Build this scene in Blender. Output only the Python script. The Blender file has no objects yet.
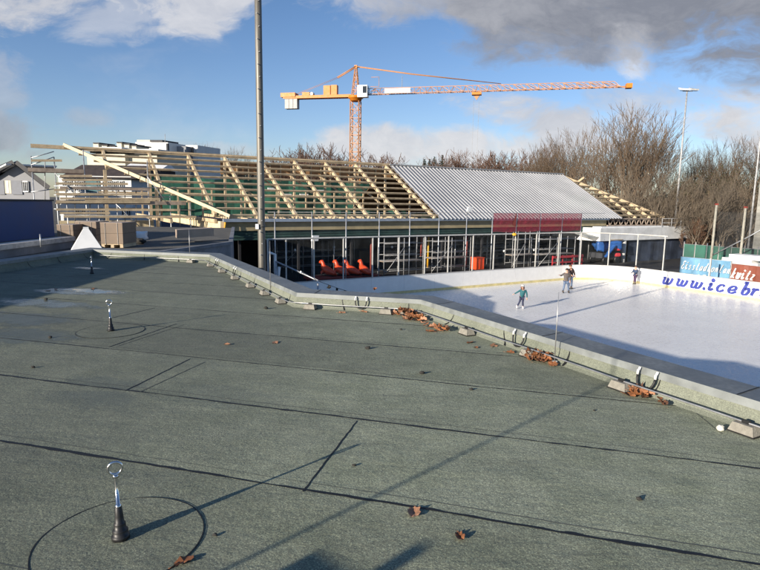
import bpy, math, random
from mathutils import Vector, Matrix, Quaternion, noise as mnoise
R = math.radians
rnd = random.Random(7)
scene = bpy.context.scene
COL = scene.collection

# ------------------------------------------------------------------ camera calibration (metres, z = 0 is the ice)
F, PITCH, ROLL, ZC = 565.0, R(8.46), R(0.9), 5.8
_cx = Vector((1, 0, 0)); FW = Vector((0, math.cos(PITCH), -math.sin(PITCH))); _up = Vector((0, math.sin(PITCH), math.cos(PITCH)))
RT = _cx * math.cos(ROLL) + _up * math.sin(ROLL); UP = _up * math.cos(ROLL) - _cx * math.sin(ROLL)
EYE = Vector((0, 0, ZC))
def ray(px, py): return RT * ((px - 380) / F) + UP * ((285 - py) / F) + FW
def at(px, py, z):                       # point of a photo pixel on the level z
    d = ray(px, py); return EYE + d * ((z - ZC) / d.z)
def atd(px, py, Y):                      # point of a photo pixel at depth Y
    d = ray(px, py); return EYE + d * (Y / d.y)
# rink frame: a = along the far boards, o = outward from the far boards
AX = Vector((.857, .515, 0)).normalized(); ON = Vector((-AX.y, AX.x, 0))
def W(a, o, z): return AX * a + ON * o + Vector((0, 0, z))
def pl(px, py, off):
    d = ray(px, py); return EYE + d * ((off - EYE.dot(ON)) / d.dot(ON))
def pa(px, py, along):
    d = ray(px, py); return EYE + d * ((along - EYE.dot(AX)) / d.dot(AX))
def A_of(px, py, off): return pl(px, py, off).dot(AX)

# ------------------------------------------------------------------ materials
def nodes_of(m):
    m.use_nodes = True; nt = m.node_tree; nt.nodes.clear(); return nt
class NT:
    def __init__(s, nt): s.nt = nt
    def n(s, t, **k):
        x = s.nt.nodes.new(t)
        for a, b in k.items(): setattr(x, a, b)
        return x
    def l(s, a, b): s.nt.links.new(a, b)
    def setin(s, sock, v):
        if hasattr(v, 'is_output') or isinstance(v, bpy.types.NodeSocket): s.l(v, sock)
        else: sock.default_value = v
    def math(s, op, a, b=None, c=None, clamp=False):
        x = s.n('ShaderNodeMath', operation=op); x.use_clamp = clamp
        s.setin(x.inputs[0], a)
        if b is not None: s.setin(x.inputs[1], b)
        if c is not None: s.setin(x.inputs[2], c)
        return x.outputs[0]
    def mix(s, f, a, b):
        x = s.n('ShaderNodeMix', data_type='RGBA')
        s.setin(x.inputs['Factor'], f); s.setin(x.inputs[6], a); s.setin(x.inputs[7], b)
        return x.outputs[2]
    def noise(s, vec, scale, detail=3, rough=.55):
        x = s.n('ShaderNodeTexNoise'); x.inputs['Scale'].default_value = scale
        x.inputs['Detail'].default_value = detail; x.inputs['Roughness'].default_value = rough
        if vec is not None: s.l(vec, x.inputs['Vector'])
        return x.outputs['Fac']
    def ramp(s, f, stops):
        x = s.n('ShaderNodeValToRGB'); e = x.color_ramp.elements
        while len(e) < len(stops): e.new(.5)
        for i, (p, c) in enumerate(stops):
            e[i].position = p; e[i].color = c if len(c) == 4 else (*c, 1)
        s.l(f, x.inputs[0]); return x.outputs[0]
    def smooth(s, v, lo, hi):
        x = s.n('ShaderNodeMapRange'); x.interpolation_type = 'SMOOTHSTEP'
        s.setin(x.inputs[0], v); x.inputs[1].default_value = lo; x.inputs[2].default_value = hi
        return x.outputs[0]
def c4(c): return (c[0], c[1], c[2], 1)
def sc(c, k): return tuple(min(1, x * k) for x in c)
def mat(name, col, rough=.7, metal=0, var=.25, scale=3, bump=0, bscale=40, fine=None, streak=None):
    m = bpy.data.materials.new(name); t = NT(nodes_of(m))
    o = t.n('ShaderNodeOutputMaterial'); p = t.n('ShaderNodeBsdfPrincipled'); t.l(p.outputs[0], o.inputs[0])
    tc = t.n('ShaderNodeTexCoord').outputs['Object']
    vec = tc
    if streak:
        mp = t.n('ShaderNodeMapping'); mp.inputs['Scale'].default_value = streak; t.l(tc, mp.inputs[0]); vec = mp.outputs[0]
    f = t.noise(vec, scale, 5, .6)
    f = t.smooth(f, .3, .7)
    c = t.mix(f, c4(sc(col, 1 - var)), c4(sc(col, 1 + var)))
    if fine:
        g = t.smooth(t.noise(tc, fine[0], 2), .35, .65)
        c = t.mix(t.math('MULTIPLY', g, fine[1]), c, c4(sc(col, fine[2])))
    t.l(c, p.inputs['Base Color'])
    rr = t.math('ADD', t.math('MULTIPLY', t.math('SUBTRACT', f, .5), .12), rough, clamp=True)
    t.l(rr, p.inputs['Roughness'])
    p.inputs['Metallic'].default_value = metal
    if bump:
        b = t.n('ShaderNodeBump'); b.inputs['Strength'].default_value = bump; b.inputs['Distance'].default_value = .02
        t.l(t.noise(tc, bscale, 4), b.inputs['Height']); t.l(b.outputs[0], p.inputs['Normal'])
    return m
def netmat(name, col, alpha, amp=.12):
    m = bpy.data.materials.new(name); t = NT(nodes_of(m))
    o = t.n('ShaderNodeOutputMaterial'); p = t.n('ShaderNodeBsdfPrincipled'); tr = t.n('ShaderNodeBsdfTransparent')
    p.inputs['Roughness'].default_value = .8
    tc = t.n('ShaderNodeTexCoord').outputs['Object']
    f = t.smooth(t.noise(tc, 2.0, 4), .3, .7)
    t.l(t.mix(f, c4(sc(col, .75)), c4(sc(col, 1.25))), p.inputs['Base Color'])
    mx = t.n('ShaderNodeMixShader')
    a = t.math('ADD', t.math('MULTIPLY', t.math('SUBTRACT', f, .5), amp), alpha, clamp=True)
    t.l(a, mx.inputs[0]); t.l(tr.outputs[0], mx.inputs[1]); t.l(p.outputs[0], mx.inputs[2]); t.l(mx.outputs[0], o.inputs[0])
    return m

M = {}
M['wood'] = mat('raw_timber', (.50, .39, .25), .75, var=.22, scale=2.2, fine=(14, .4, .75))
M['wood_pale'] = mat('pale_glulam', (.66, .54, .34), .7, var=.12, scale=1.5, fine=(10, .3, .85))
M['wood_dark'] = mat('weathered_planks', (.30, .24, .19), .85, var=.3, scale=2)
M['wood_pink'] = mat('pinkish_decking', (.42, .30, .24), .8, var=.25, scale=2)
M['boarding'] = mat('orange_brown_boarding', (.36, .20, .09), .8, var=.25, scale=1.2)
M['steel'] = mat('galvanised_steel', (.42, .43, .44), .45, .6, var=.2, scale=4)
M['steel_dull'] = mat('weathered_zinc', (.36, .36, .36), .6, .3, var=.25, scale=6)
M['rail_white'] = mat('white_painted_post', (.46, .45, .42), .5, var=.12, scale=5)
M['mast'] = mat('zinc_mast', (.155, .145, .125), .5, .35, var=.2, scale=2, streak=(3, 3, .4))
M['roofmetal'] = mat('grey_metal_sheet', (.33, .335, .345), .5, .15, var=.09, scale=.35)
M['flash'] = mat('blue_grey_flashing', (.30, .36, .44), .4, .4, var=.15, scale=1)
M['fascia'] = mat('ochre_fascia', (.34, .28, .16), .75, var=.15, scale=1.2)
M['dkgreen'] = mat('dark_green_panel', (.022, .06, .05), .7, var=.3, scale=1)
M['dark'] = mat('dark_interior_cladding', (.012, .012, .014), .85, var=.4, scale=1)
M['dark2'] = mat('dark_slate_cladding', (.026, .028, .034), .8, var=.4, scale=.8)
M['navy'] = mat('navy_tarpaulin', (.034, .044, .068), .55, var=.4, scale=.9, bump=.5, bscale=2.5)
M['concrete'] = mat('concrete', (.45, .45, .44), .85, var=.12, scale=2.5, bump=.2, bscale=20, fine=(30, .3, .8))
M['faded'] = mat('faded_white_print', (.50, .53, .54), .6, var=.35, scale=3)
M['pylon'] = mat('aged_concrete', (.27, .265, .24), .9, var=.2, scale=1.5)
M['concrete_dk'] = mat('dark_concrete', (.16, .17, .19), .85, var=.25, scale=1.5, bump=.2)
M['gravel'] = mat('gravel_roof', (.10, .095, .082), .95, var=.3, scale=2, fine=(12, .5, .6))
M['board'] = mat('white_rink_board', (.80, .79, .765), .35, var=.04, scale=2, fine=(3, .25, .9))
M['kick'] = mat('yellow_kickplate', (.62, .53, .26), .5, var=.15, scale=3)
M['ink'] = mat('blue_lettering', (.03, .045, .25), .5, var=.1, scale=3)
M['white'] = mat('white_render', (.72, .71, .67), .8, var=.08, scale=.6)
M['white2'] = mat('white_sheet', (.80, .80, .78), .6, var=.08, scale=1.5)
M['cream'] = mat('cream_render', (.55, .52, .42), .8, var=.1, scale=.4)
M['greyr'] = mat('grey_render', (.24, .245, .26), .85, var=.08, scale=.6)
M['shutter'] = mat('grey_shutter', (.17, .18, .205), .7, var=.15, scale=3)
M['tile'] = mat('dark_roof_tile', (.03, .03, .035), .7, var=.3, scale=3)
M['tile_br'] = mat('brown_roof_tile', (.055, .04, .034), .8, var=.3, scale=2)
M['blue'] = mat('deep_blue_paint', (.012, .055, .185), .45, var=.12, scale=.8)
M['black'] = mat('black_rubber', (.012, .012, .013), .5, var=.3, scale=20)
M['bitumen'] = mat('black_bitumen', (.008, .008, .008), .6, var=.4, scale=30)
M['chrome'] = mat('stainless_steel', (.68, .68, .68), .18, 1, var=.06, scale=20)
M['lug'] = mat('bright_tinned_lug', (.75, .75, .74), .35, .2, var=.05, scale=20)
M['leaf3'] = mat('dark_wet_leaf', (.12, .055, .028), .6, var=.5, scale=9, fine=(80, .5, .5))
M['alu'] = mat('aluminium_wire', (.42, .42, .42), .4, .7, var=.1, scale=8)
M['crane'] = mat('orange_yellow_paint', (.56, .18, .012), .5, var=.12, scale=2)
M['crane_r'] = mat('salmon_orange_paint', (.44, .21, .09), .55, var=.12, scale=2)
M['cab'] = mat('white_cab_paint', (.8, .8, .8), .4, var=.04, scale=2)
M['glass'] = mat('dark_glass', (.02, .025, .03), .08, var=.2, scale=1)
M['orange'] = mat('orange_plastic', (.58, .06, .014), .4, var=.1, scale=5)
M['redp'] = mat('red_paint', (.42, .03, .04), .5, var=.15, scale=4)
M['rust'] = mat('rust_red_prop', (.20, .035, .025), .7, var=.25, scale=4)
M['yellow'] = mat('yellow_paint', (.62, .33, .02), .5, var=.1, scale=4)
M['bluet'] = mat('bright_blue_cover', (.02, .085, .28), .45, var=.2, scale=2, bump=.6, bscale=4)
M['card'] = mat('shaded_brown_wrap', (.19, .14, .10), .7, var=.15, scale=2)  # wrapping colour darkened to stand for the shade on the stack sides
M['cardp'] = mat('pink_wrapped_board', (.36, .28, .22), .6, var=.12, scale=2)
M['banner'] = mat('sky_blue_banner', (.13, .28, .42), .5, var=.35, scale=.6)
M['banner_r'] = mat('brick_red_banner', (.20, .055, .032), .55, var=.3, scale=.6)
M['greenscreen'] = mat('green_screen_fabric', (.03, .115, .085), .75, var=.2, scale=1)
M['bark'] = mat('bark', (.15, .12, .088), .9, var=.3, scale=1.5)
M['twig'] = mat('brown_twigs', (.16, .115, .078), .9, var=.3, scale=.6)
M['twig_red'] = mat('reddish_twigs', (.13, .075, .052), .9, var=.3, scale=.6)
M['brush'] = mat('dry_brown_leaves', (.125, .095, .05), .9, var=.45, scale=.5)
M['brush_o'] = mat('rusty_leaves', (.13, .07, .035), .9, var=.4, scale=.6)
M['ivy'] = mat('dark_ivy_leaves', (.06, .055, .027), .7, var=.45, scale=.6)
M['conifer'] = mat('conifer_needles', (.018, .035, .02), .8, var=.4, scale=.8)
M['leaf'] = mat('dead_oak_leaf', (.25, .095, .035), .7, var=.5, scale=9, fine=(90, .5, .55))
M['leaf2'] = mat('pale_dead_leaf', (.40, .20, .11), .7, var=.4, scale=9, fine=(90, .5, .6))
M['block'] = mat('cast_concrete_block', (.24, .225, .19), .9, var=.2, scale=15, bump=.3, bscale=90)
M['pebble'] = mat('white_pebble', (.62, .60, .52), .8, var=.1, scale=30)
M['stone'] = mat('dark_crumb', (.03, .028, .025), .9, var=.4, scale=40)
M['skin'] = mat('skin', (.52, .30, .21), .55, var=.06, scale=8)
M['teal'] = mat('teal_jacket', (.013, .095, .11), .7, var=.25, scale=6)
M['jeans'] = mat('blue_jeans', (.10, .14, .22), .8, var=.25, scale=8)
M['darkjeans'] = mat('dark_navy_trousers', (.02, .025, .06), .8, var=.25, scale=8)
M['greycoat'] = mat('grey_brown_coat', (.10, .085, .08), .8, var=.25, scale=8)
M['blackcoat'] = mat('dark_brown_coat', (.035, .022, .022), .8, var=.3, scale=8)
M['navycoat'] = mat('navy_jacket', (.035, .06, .12), .7, var=.25, scale=8)
M['purple'] = mat('plum_trousers', (.06, .035, .08), .8, var=.2, scale=8)
M['hair'] = mat('brown_hair', (.10, .04, .02), .6, var=.3, scale=20)
M['hair_dk'] = mat('dark_hair', (.02, .012, .01), .6, var=.3, scale=20)
M['hatw'] = mat('white_knit_hat', (.55, .55, .52), .9, var=.15, scale=20)
M['rednet'] = netmat('red_netting', (.26, .012, .035), .66)
M['net'] = netmat('fine_grey_netting', (.5, .52, .52), .022, amp=.01)
M['netdark'] = netmat('dark_netting', (.03, .03, .03), .35)
M['greennet'] = netmat('green_safety_netting', (.02, .105, .07), .94)
M['glasspane'] = netmat('clear_board_glazing', (.6, .65, .66), .008, amp=.006)
M['canopy'] = netmat('translucent_canopy', (.40, .42, .41), .6)

# ------------------------------------------------------------------ mesh builder
ORIG = {}
class MB:
    def __init__(s): s.v = []; s.f = []; s.sm = []
    def quad(s, a, b, c, d, sm=False):
        i = len(s.v); s.v += [Vector(a), Vector(b), Vector(c), Vector(d)]; s.f.append((i, i+1, i+2, i+3)); s.sm.append(sm); return s
    def tri(s, a, b, c):
        i = len(s.v); s.v += [Vector(a), Vector(b), Vector(c)]; s.f.append((i, i+1, i+2)); s.sm.append(False); return s
    def poly(s, pts):
        i = len(s.v); s.v += [Vector(p) for p in pts]; s.f.append(tuple(range(i, i+len(pts)))); s.sm.append(False); return s
    def prism(s, pts, ext):                # closed outline pushed along ext
        ext = Vector(ext); i = len(s.v); n = len(pts)
        s.v += [Vector(p) for p in pts] + [Vector(p) + ext for p in pts]
        s.f.append(tuple(reversed(range(i, i+n)))); s.f.append(tuple(range(i+n, i+2*n))); s.sm += [False, False]
        for k in range(n):
            q = (k+1) % n; s.f.append((i+k, i+q, i+n+q, i+n+k)); s.sm.append(False)
        return s
    def box(s, o, x, y, z):                # corner + three edge vectors
        o, x, y, z = map(Vector, (o, x, y, z)); return s.prism([o, o+x, o+x+y, o+y], z)
    def cbox(s, c, sx, sy, sz, rz=0):      # base-centred box
        c = Vector(c); q = Matrix.Rotation(rz, 3, 'Z')
        x = q @ Vector((sx, 0, 0)); y = q @ Vector((0, sy, 0)); return s.box(c - x/2 - y/2, x, y, (0, 0, sz))
    def bar(s, p, q, w, h=None, up=(0, 0, 1)):
        p, q = Vector(p), Vector(q); h = h or w; d = (q - p)
        if d.length < 1e-6: return s
        d.normalize(); u = Vector(up)
        if abs(d.dot(u)) > .98: u = Vector(AX)
        x = d.cross(u).normalized() * w; y = x.cross(d).normalized() * h
        return s.box(p - x/2 - y/2, x, y, q - p)
    def tube(s, pts, r, n=8, cap=True):
        pts = [Vector(p) for p in pts]; rr = r if isinstance(r, (list, tuple)) else [r]*len(pts)
        i0 = len(s.v); ref = None
        for k, p in enumerate(pts):
            d = (pts[min(k+1, len(pts)-1)] - pts[max(k-1, 0)])
            d = d.normalized() if d.length > 1e-9 else Vector((0, 0, 1))
            if ref is None: ref = d.orthogonal().normalized()
            ref = (ref - d * ref.dot(d)); ref = ref.normalized() if ref.length > 1e-6 else d.orthogonal().normalized()
            b = d.cross(ref)
            for j in range(n):
                t = 2*math.pi*j/n; s.v.append(p + (ref*math.cos(t) + b*math.sin(t)) * rr[k])
        for k in range(len(pts)-1):
            for j in range(n):
                a = i0+k*n+j; b_ = i0+k*n+(j+1) % n; s.f.append((a, b_, b_+n, a+n)); s.sm.append(True)
        if cap:
            s.f.append(tuple(reversed(range(i0, i0+n)))); s.f.append(tuple(range(i0+(len(pts)-1)*n, i0+len(pts)*n))); s.sm += [False, False]
        return s
    def lathe(s, c, prof, n=16):
        c = Vector(c); return s.tube([c + Vector((0, 0, z)) for r, z in prof], [max(r, .0005) for r, z in prof], n)
    def blob(s, c, rx, ry, rz, n=10, m=7, jit=0, seed=0, pw=1):
        c = Vector(c); i0 = len(s.v)
        for a in range(m+1):
            th = math.pi*a/m
            for b in range(n):
                ph = 2*math.pi*b/n; d = Vector((math.sin(th)*math.cos(ph), math.sin(th)*math.sin(ph), math.cos(th)))
                k = 1 + jit*mnoise.noise(d*1.7 + Vector((seed*3.1, seed*1.7, 0)))
                if pw != 1: d = Vector([math.copysign(abs(x_)**pw, x_) for x_ in d])
                s.v.append(c + Vector((d.x*rx, d.y*ry, d.z*rz))*k)
        for a in range(m):
            for b in range(n):
                p = i0+a*n+b; q = i0+a*n+(b+1) % n; s.f.append((p, p+n, q+n, q)); s.sm.append(True)
        return s
    def build(s, name, m, parent=None, org=None):
        me = bpy.data.meshes.new(name)
        o = Vector(org) if org is not None else (ORIG[parent.name] if parent else Vector((0, 0, 0)))
        me.from_pydata([tuple(v - o) for v in s.v], [], s.f); me.polygons.foreach_set('use_smooth', s.sm)
        me.materials.append(m); me.update()
        ob = bpy.data.objects.new(name, me); COL.objects.link(ob)
        if parent: ob.parent = parent
        elif org is not None: ob.location = o
        ORIG[ob.name] = o
        return ob
def tag(o, label=None, cat=None, group=None, kind=None):
    if label: o['label'] = label
    if cat: o['category'] = cat
    if group: o['group'] = group
    if kind: o['kind'] = kind
    return o
def thing(name, loc, label, cat, group=None):
    o = bpy.data.objects.new(name, None); COL.objects.link(o); o.location = Vector(loc); o.empty_display_size = .2
    ORIG[o.name] = Vector(loc); return tag(o, label, cat, group)
def solo(name, mb, m, label, cat, group=None, kind=None, org=None):
    if org is None:
        xs = [v.x for v in mb.v]; ys = [v.y for v in mb.v]; zs = [v.z for v in mb.v]
        org = ((min(xs)+max(xs))/2, (min(ys)+max(ys))/2, min(zs))
    return tag(mb.build(name, m, None, org), label, cat, group, kind)
def copy_tree(o, loc=None, rz=None, scl=None, label=None, parent=None):
    c = o.copy(); COL.objects.link(c)
    if parent: c.parent = parent
    if loc is not None: c.location = Vector(loc)
    if rz is not None: c.rotation_euler = (0, 0, rz)
    if scl is not None: c.scale = scl if hasattr(scl, '__len__') else (scl,)*3
    if label: c['label'] = label
    for ch in list(o.children): copy_tree(ch, parent=c)
    return c

# ------------------------------------------------------------------ world, sun, camera
SUN_AZ, SUN_EL = R(225.5), R(13.9)        # compass-like: clockwise from +Y
sdir = Vector((math.sin(SUN_AZ)*math.cos(SUN_EL), math.cos(SUN_AZ)*math.cos(SUN_EL), math.sin(SUN_EL)))
w = bpy.data.worlds.new('World'); scene.world = w; w.use_nodes = True
t = NT(w.node_tree); t.nt.nodes.clear()
wo = t.n('ShaderNodeOutputWorld'); bg = t.n('ShaderNodeBackground'); t.l(bg.outputs[0], wo.inputs[0])
sky = t.n('ShaderNodeTexSky', sky_type='NISHITA'); sky.sun_disc = False; sky.sun_elevation = SUN_EL; sky.sun_rotation = SUN_AZ
sky.air_density = 1.0; sky.dust_density = .4; sky.ozone_density = 1.6
tcg = t.n('ShaderNodeTexCoord').outputs['Generated']
sp = t.n('ShaderNodeSeparateXYZ'); t.l(tcg, sp.inputs[0])
yy = t.math('MAXIMUM', sp.outputs[1], .12)
U = t.math('DIVIDE', sp.outputs[0], yy); V = t.math('DIVIDE', sp.outputs[2], yy)
cmb = t.n('ShaderNodeCombineXYZ'); t.l(U, cmb.inputs[0]); t.l(t.math('MULTIPLY', V, 1.7), cmb.inputs[1])
wx_ = t.n('ShaderNodeTexNoise'); wx_.inputs['Scale'].default_value = 4.0; wx_.inputs['Detail'].default_value = 4; t.l(cmb.outputs[0], wx_.inputs['Vector'])
wv_ = t.n('ShaderNodeVectorMath', operation='MULTIPLY_ADD'); t.l(wx_.outputs['Color'], wv_.inputs[0]); wv_.inputs[1].default_value = (.22, .22, .22); t.l(cmb.outputs[0], wv_.inputs[2])
nz = t.noise(wv_.outputs[0], 4.6, 10, .62); nz2 = t.noise(cmb.outputs[0], 2.2, 4, .5); nz3 = t.noise(wv_.outputs[0], 15, 8, .65)
#        px,  py,  rx,  ry, tilt, strength, brightness
CL = [(600, 2, 300, 78, -.10, 1.0, .30), (690, 50, 150, 46, -.05, .97, .27), (560, 46, 130, 36, -.1, .92, .33), (430, 2, 150, 40, .05, .85, .55), (360, 8, 60, 18, 0, .6, .7),
      (618, 66, 26, 30, .5, .95, .86), (708, 126, 130, 36, -.12, .97, .72), (545, 126, 90, 24, -.2, .92, .66), (650, 104, 90, 22, 0, .6, .5),
      (40, 6, 110, 38, .1, .85, .68), (120, 30, 60, 24, .2, .5, .75), (215, 8, 75, 32, .1, .8, .74), (0, 85, 50, 34, 0, .45, .55), (5, 140, 60, 26, 0, .7, .38), (92, 122, 34, 14, 0, .4, .5),
      (385, 148, 70, 20, 0, .9, .72), (480, 150, 110, 22, 0, .9, .74), (190, 152, 80, 10, 0, .4, .65)]
dens = None; bsum = None
for (cx_, cy_, rx_, ry_, tl, stg, br) in CL:
    u0 = (cx_-380)/F; v0 = (201 + (cx_-380)*.0157 - cy_)/F
    du = t.math('SUBTRACT', U, u0); dv = t.math('SUBTRACT', V, v0)
    c_, s_ = math.cos(tl), math.sin(tl)
    x = t.math('MULTIPLY', t.math('ADD', t.math('MULTIPLY', du, c_), t.math('MULTIPLY', dv, s_)), F/rx_)
    y = t.math('MULTIPLY', t.math('SUBTRACT', t.math('MULTIPLY', dv, c_), t.math('MULTIPLY', du, s_)), F/ry_)
    r2 = t.math('ADD', t.math('MULTIPLY', x, x), t.math('MULTIPLY', y, y))
    d = t.math('SUBTRACT', 1.0, r2)
    d = t.math('ADD', d, t.math('MULTIPLY', t.math('SUBTRACT', nz, .5), 5.2))
    d = t.math('ADD', d, t.math('MULTIPLY', t.math('SUBTRACT', nz3, .5), 1.3))
    mk = t.math('MULTIPLY', t.smooth(d, -.15, 1.0), stg)
    dens = mk if dens is None else t.math('MAXIMUM', dens, mk)
    bsum = t.math('MULTIPLY', mk, br) if bsum is None else t.math('ADD', bsum, t.math('MULTIPLY', mk, br))
    if 'wsum' not in globals() or wsum is None: wsum = mk
    else: wsum = t.math('ADD', wsum, mk)
# a thin general scatter elsewhere so the sky is not bare in other directions
gen = t.math('MULTIPLY', t.smooth(t.math('ADD', nz2, t.math('MULTIPLY', nz, .5)), .82, 1.05), .30)
bri = t.math('DIVIDE', t.math('ADD', bsum, .02), t.math('ADD', wsum, .025))
bri = t.math('ADD', bri, t.math('MULTIPLY', t.math('SUBTRACT', nz3, .5), .35), clamp=True)
ccol = t.ramp(bri, [(0, (1.0, 1.1, 1.4)), (.28, (1.5, 1.62, 1.95)), (.65, (3.6, 3.65, 3.9)), (1, (6.2, 6.0, 5.8))])
hz = t.smooth(sp.outputs[2], .0, .45)
tint = t.mix(hz, (.69, .75, .98, 1), (.51, .65, .86, 1))
mul = t.n('ShaderNodeMix', data_type='RGBA', blend_type='MULTIPLY'); mul.inputs[0].default_value = 1
t.l(sky.outputs[0], mul.inputs[6]); t.l(tint, mul.inputs[7])
final = t.mix(t.math('MAXIMUM', dens, gen), mul.outputs[2], ccol)
t.l(final, bg.inputs[0]); bg.inputs[1].default_value = .10

sl = bpy.data.lights.new('sun', 'SUN'); sl.energy = 4.9; sl.angle = R(.5); sl.color = (1, .90, .76)
so = bpy.data.objects.new('sun', sl); COL.objects.link(so); so.rotation_euler = (-sdir).to_track_quat('-Z', 'Y').to_euler(); so.location = sdir*60
cam = bpy.data.cameras.new('camera'); co = bpy.data.objects.new('camera', cam); COL.objects.link(co)
cam.sensor_width = 36; cam.lens = 36*F/760; cam.clip_start = .05; cam.clip_end = 6000
mx = Matrix((RT, UP, -FW)).transposed().to_4x4(); mx.translation = EYE; co.matrix_world = mx
scene.camera = co
vs = scene.view_settings; vs.view_transform = 'Standard'; vs.look = 'None'; vs.gamma = 1; vs.use_curve_mapping = False; vs.exposure = .75

# ------------------------------------------------------------------ ground, ice
def struct(name, mb, m): return tag(mb.build(name, m), kind='structure')
mg = mat('soil_and_asphalt', (.075, .07, .06), .95, var=.35, scale=.15, fine=(3, .4, .7))
struct('ground', MB().quad((-3000, -3000, -.25), (3000, -3000, -.25), (3000, 3000, -.25), (-3000, 3000, -.25)), mg)

# ice with skate scratches and milky patches
mi = bpy.data.materials.new('scratched_ice'); t = NT(nodes_of(mi))
o = t.n('ShaderNodeOutputMaterial'); p = t.n('ShaderNodeBsdfPrincipled'); t.l(p.outputs[0], o.inputs[0])
tc = t.n('ShaderNodeTexCoord').outputs['Object']
f1 = t.smooth(t.noise(tc, .35, 5, .6), .3, .7); f2 = t.smooth(t.noise(tc, 6, 5, .7), .35, .7)
mp = t.n('ShaderNodeMapping'); mp.inputs['Rotation'].default_value = (0, 0, R(35)); mp.inputs['Scale'].default_value = (.6, 9, 1); t.l(tc, mp.inputs[0])
f3 = t.smooth(t.noise(mp.outputs[0], 1.2, 6, .75), .5, .75)
c = t.mix(f1, (.74, .73, .705, 1), (.84, .83, .80, 1)); c = t.mix(t.math('MULTIPLY', f2, .35), c, (.87, .86, .83, 1)); c = t.mix(t.math('MULTIPLY', f3, .45), c, (.56, .58, .61, 1))
t.l(c, p.inputs['Base Color']); t.l(t.math('ADD', t.math('MULTIPLY', f2, .35), .22), p.inputs['Roughness'])
p.inputs['Specular IOR Level'].default_value = .35
AF, OF, RC = 38.1, 29.65, 4.0             # right boards at a=38.1, far boards at o=29.65
AL = A_of(283, 285, OF)                   # where the far boards start to turn at the left
def board_path(da=0.0, step=.35, o_end=4.0):
    """inner face of the boards, pushed outward by da"""
    pts = []; ang = 90
    r = RC + da; c1 = (AL, OF-RC)
    for k in range(13):
        th = R(180 - 90*k/12); pts.append((c1[0] + r*math.cos(th), c1[1] + r*math.sin(th)))
    n = int((AF-RC-AL)/step)
    for k in range(1, n): pts.append((AL + (AF-RC-AL)*k/n, OF+da))
    c2 = (AF-RC, OF-RC)
    for k in range(17):
        th = R(90 - 90*k/16); pts.append((c2[0] + r*math.cos(th), c2[1] + r*math.sin(th)))
    pts.append((AF+da, o_end))
    return pts
ib = MB()
ip = [W(a, o_, 0) for a, o_ in board_path(.02)]
ib.poly(list(reversed([ip[-1], W(-6, 4, 0)] + [W(AL-RC, 4, 0)] + ip[:-1]))) if False else ib.poly([W(AL-RC-.02, -2, 0), W(AF+.02, -2, 0)] + list(reversed(ip[:-1])))
struct('ice', ib, mi)
mpv = mat('dark_rubber_paving', (.04, .04, .042), .85, var=.3, scale=.8)
pv = MB(); 
pv.quad(W(-45, -12, -.02), W(62, -12, -.02), W(62, 70, -.02), W(-45, 70, -.02)); struct('paving', pv, mpv)

# ------------------------------------------------------------------ the flat roof we stand on
ZR, ZP = 4.2, 4.41
CAP = [Vector(v) for v in [(-9.4, -9), (-7.98, 11.77), (-7.63, 14.95), (-4.27, 14.05), (-1.25, 8.42), (.59, 7.98), (2.10, 5.12), (2.78, 3.86), (5.6, -1.6), (5.6, -9)]]
def offset_poly(pts, d):                   # open polyline, offset to its left
    out = []
    for i, p in enumerate(pts):
        ns = []
        if i > 0: q = (p - pts[i-1]).normalized(); ns.append(Vector((-q.y, q.x)))
        if i < len(pts)-1: q = (pts[i+1]-p).normalized(); ns.append(Vector((-q.y, q.x)))
        if len(ns) == 2:
            b = (ns[0]+ns[1]).normalized(); out.append(p + b*(d/max(.3, b.dot(ns[0]))))
        else: out.append(p + ns[0]*d)
    return out
BASE = offset_poly(CAP, -.085); CAPO = offset_poly(CAP, .30); LIP = offset_poly(CAP, -.012)
def v3(p, z): return Vector((p.x, p.y, z))
mr = bpy.data.materials.new('mineral_roofing_felt'); t = NT(nodes_of(mr))
o = t.n('ShaderNodeOutputMaterial'); p = t.n('ShaderNodeBsdfPrincipled'); t.l(p.outputs[0], o.inputs[0])
geo = t.n('ShaderNodeNewGeometry').outputs['Position']
big = t.smooth(t.noise(geo, .55, 5, .6), .25, .75); med = t.smooth(t.noise(geo, 2.6, 5, .65), .3, .7)
vor = t.n('ShaderNodeTexVoronoi'); vor.inputs['Scale'].default_value = 200; t.l(geo, vor.inputs['Vector'])
vs_ = t.n('ShaderNodeSeparateColor'); t.l(vor.outputs['Color'], vs_.inputs[0]); g1 = vs_.outputs[0]
g2 = t.smooth(t.noise(geo, 38, 4, .7), .3, .7)
base = t.mix(med, (.205, .226, .155, 1), (.288, .308, .222, 1)); base = t.mix(t.math('MULTIPLY', big, .45), base, (.19, .202, .16, 1))
gr = t.ramp(g1, [(0, (.50, .50, .50)), (.35, (.84, .84, .84)), (.7, (1.06, 1.08, 1.04)), (.93, (1.6, 1.62, 1.53)), (1, (2.0, 2.0, 1.9))])
mm = t.n('ShaderNodeMix', data_type='RGBA', blend_type='MULTIPLY'); mm.inputs[0].default_value = .9; t.l(base, mm.inputs[6]); t.l(gr, mm.inputs[7])
col = t.mix(t.math('MULTIPLY', g2, .18), mm.outputs[2], (.10, .10, .08, 1))
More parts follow.
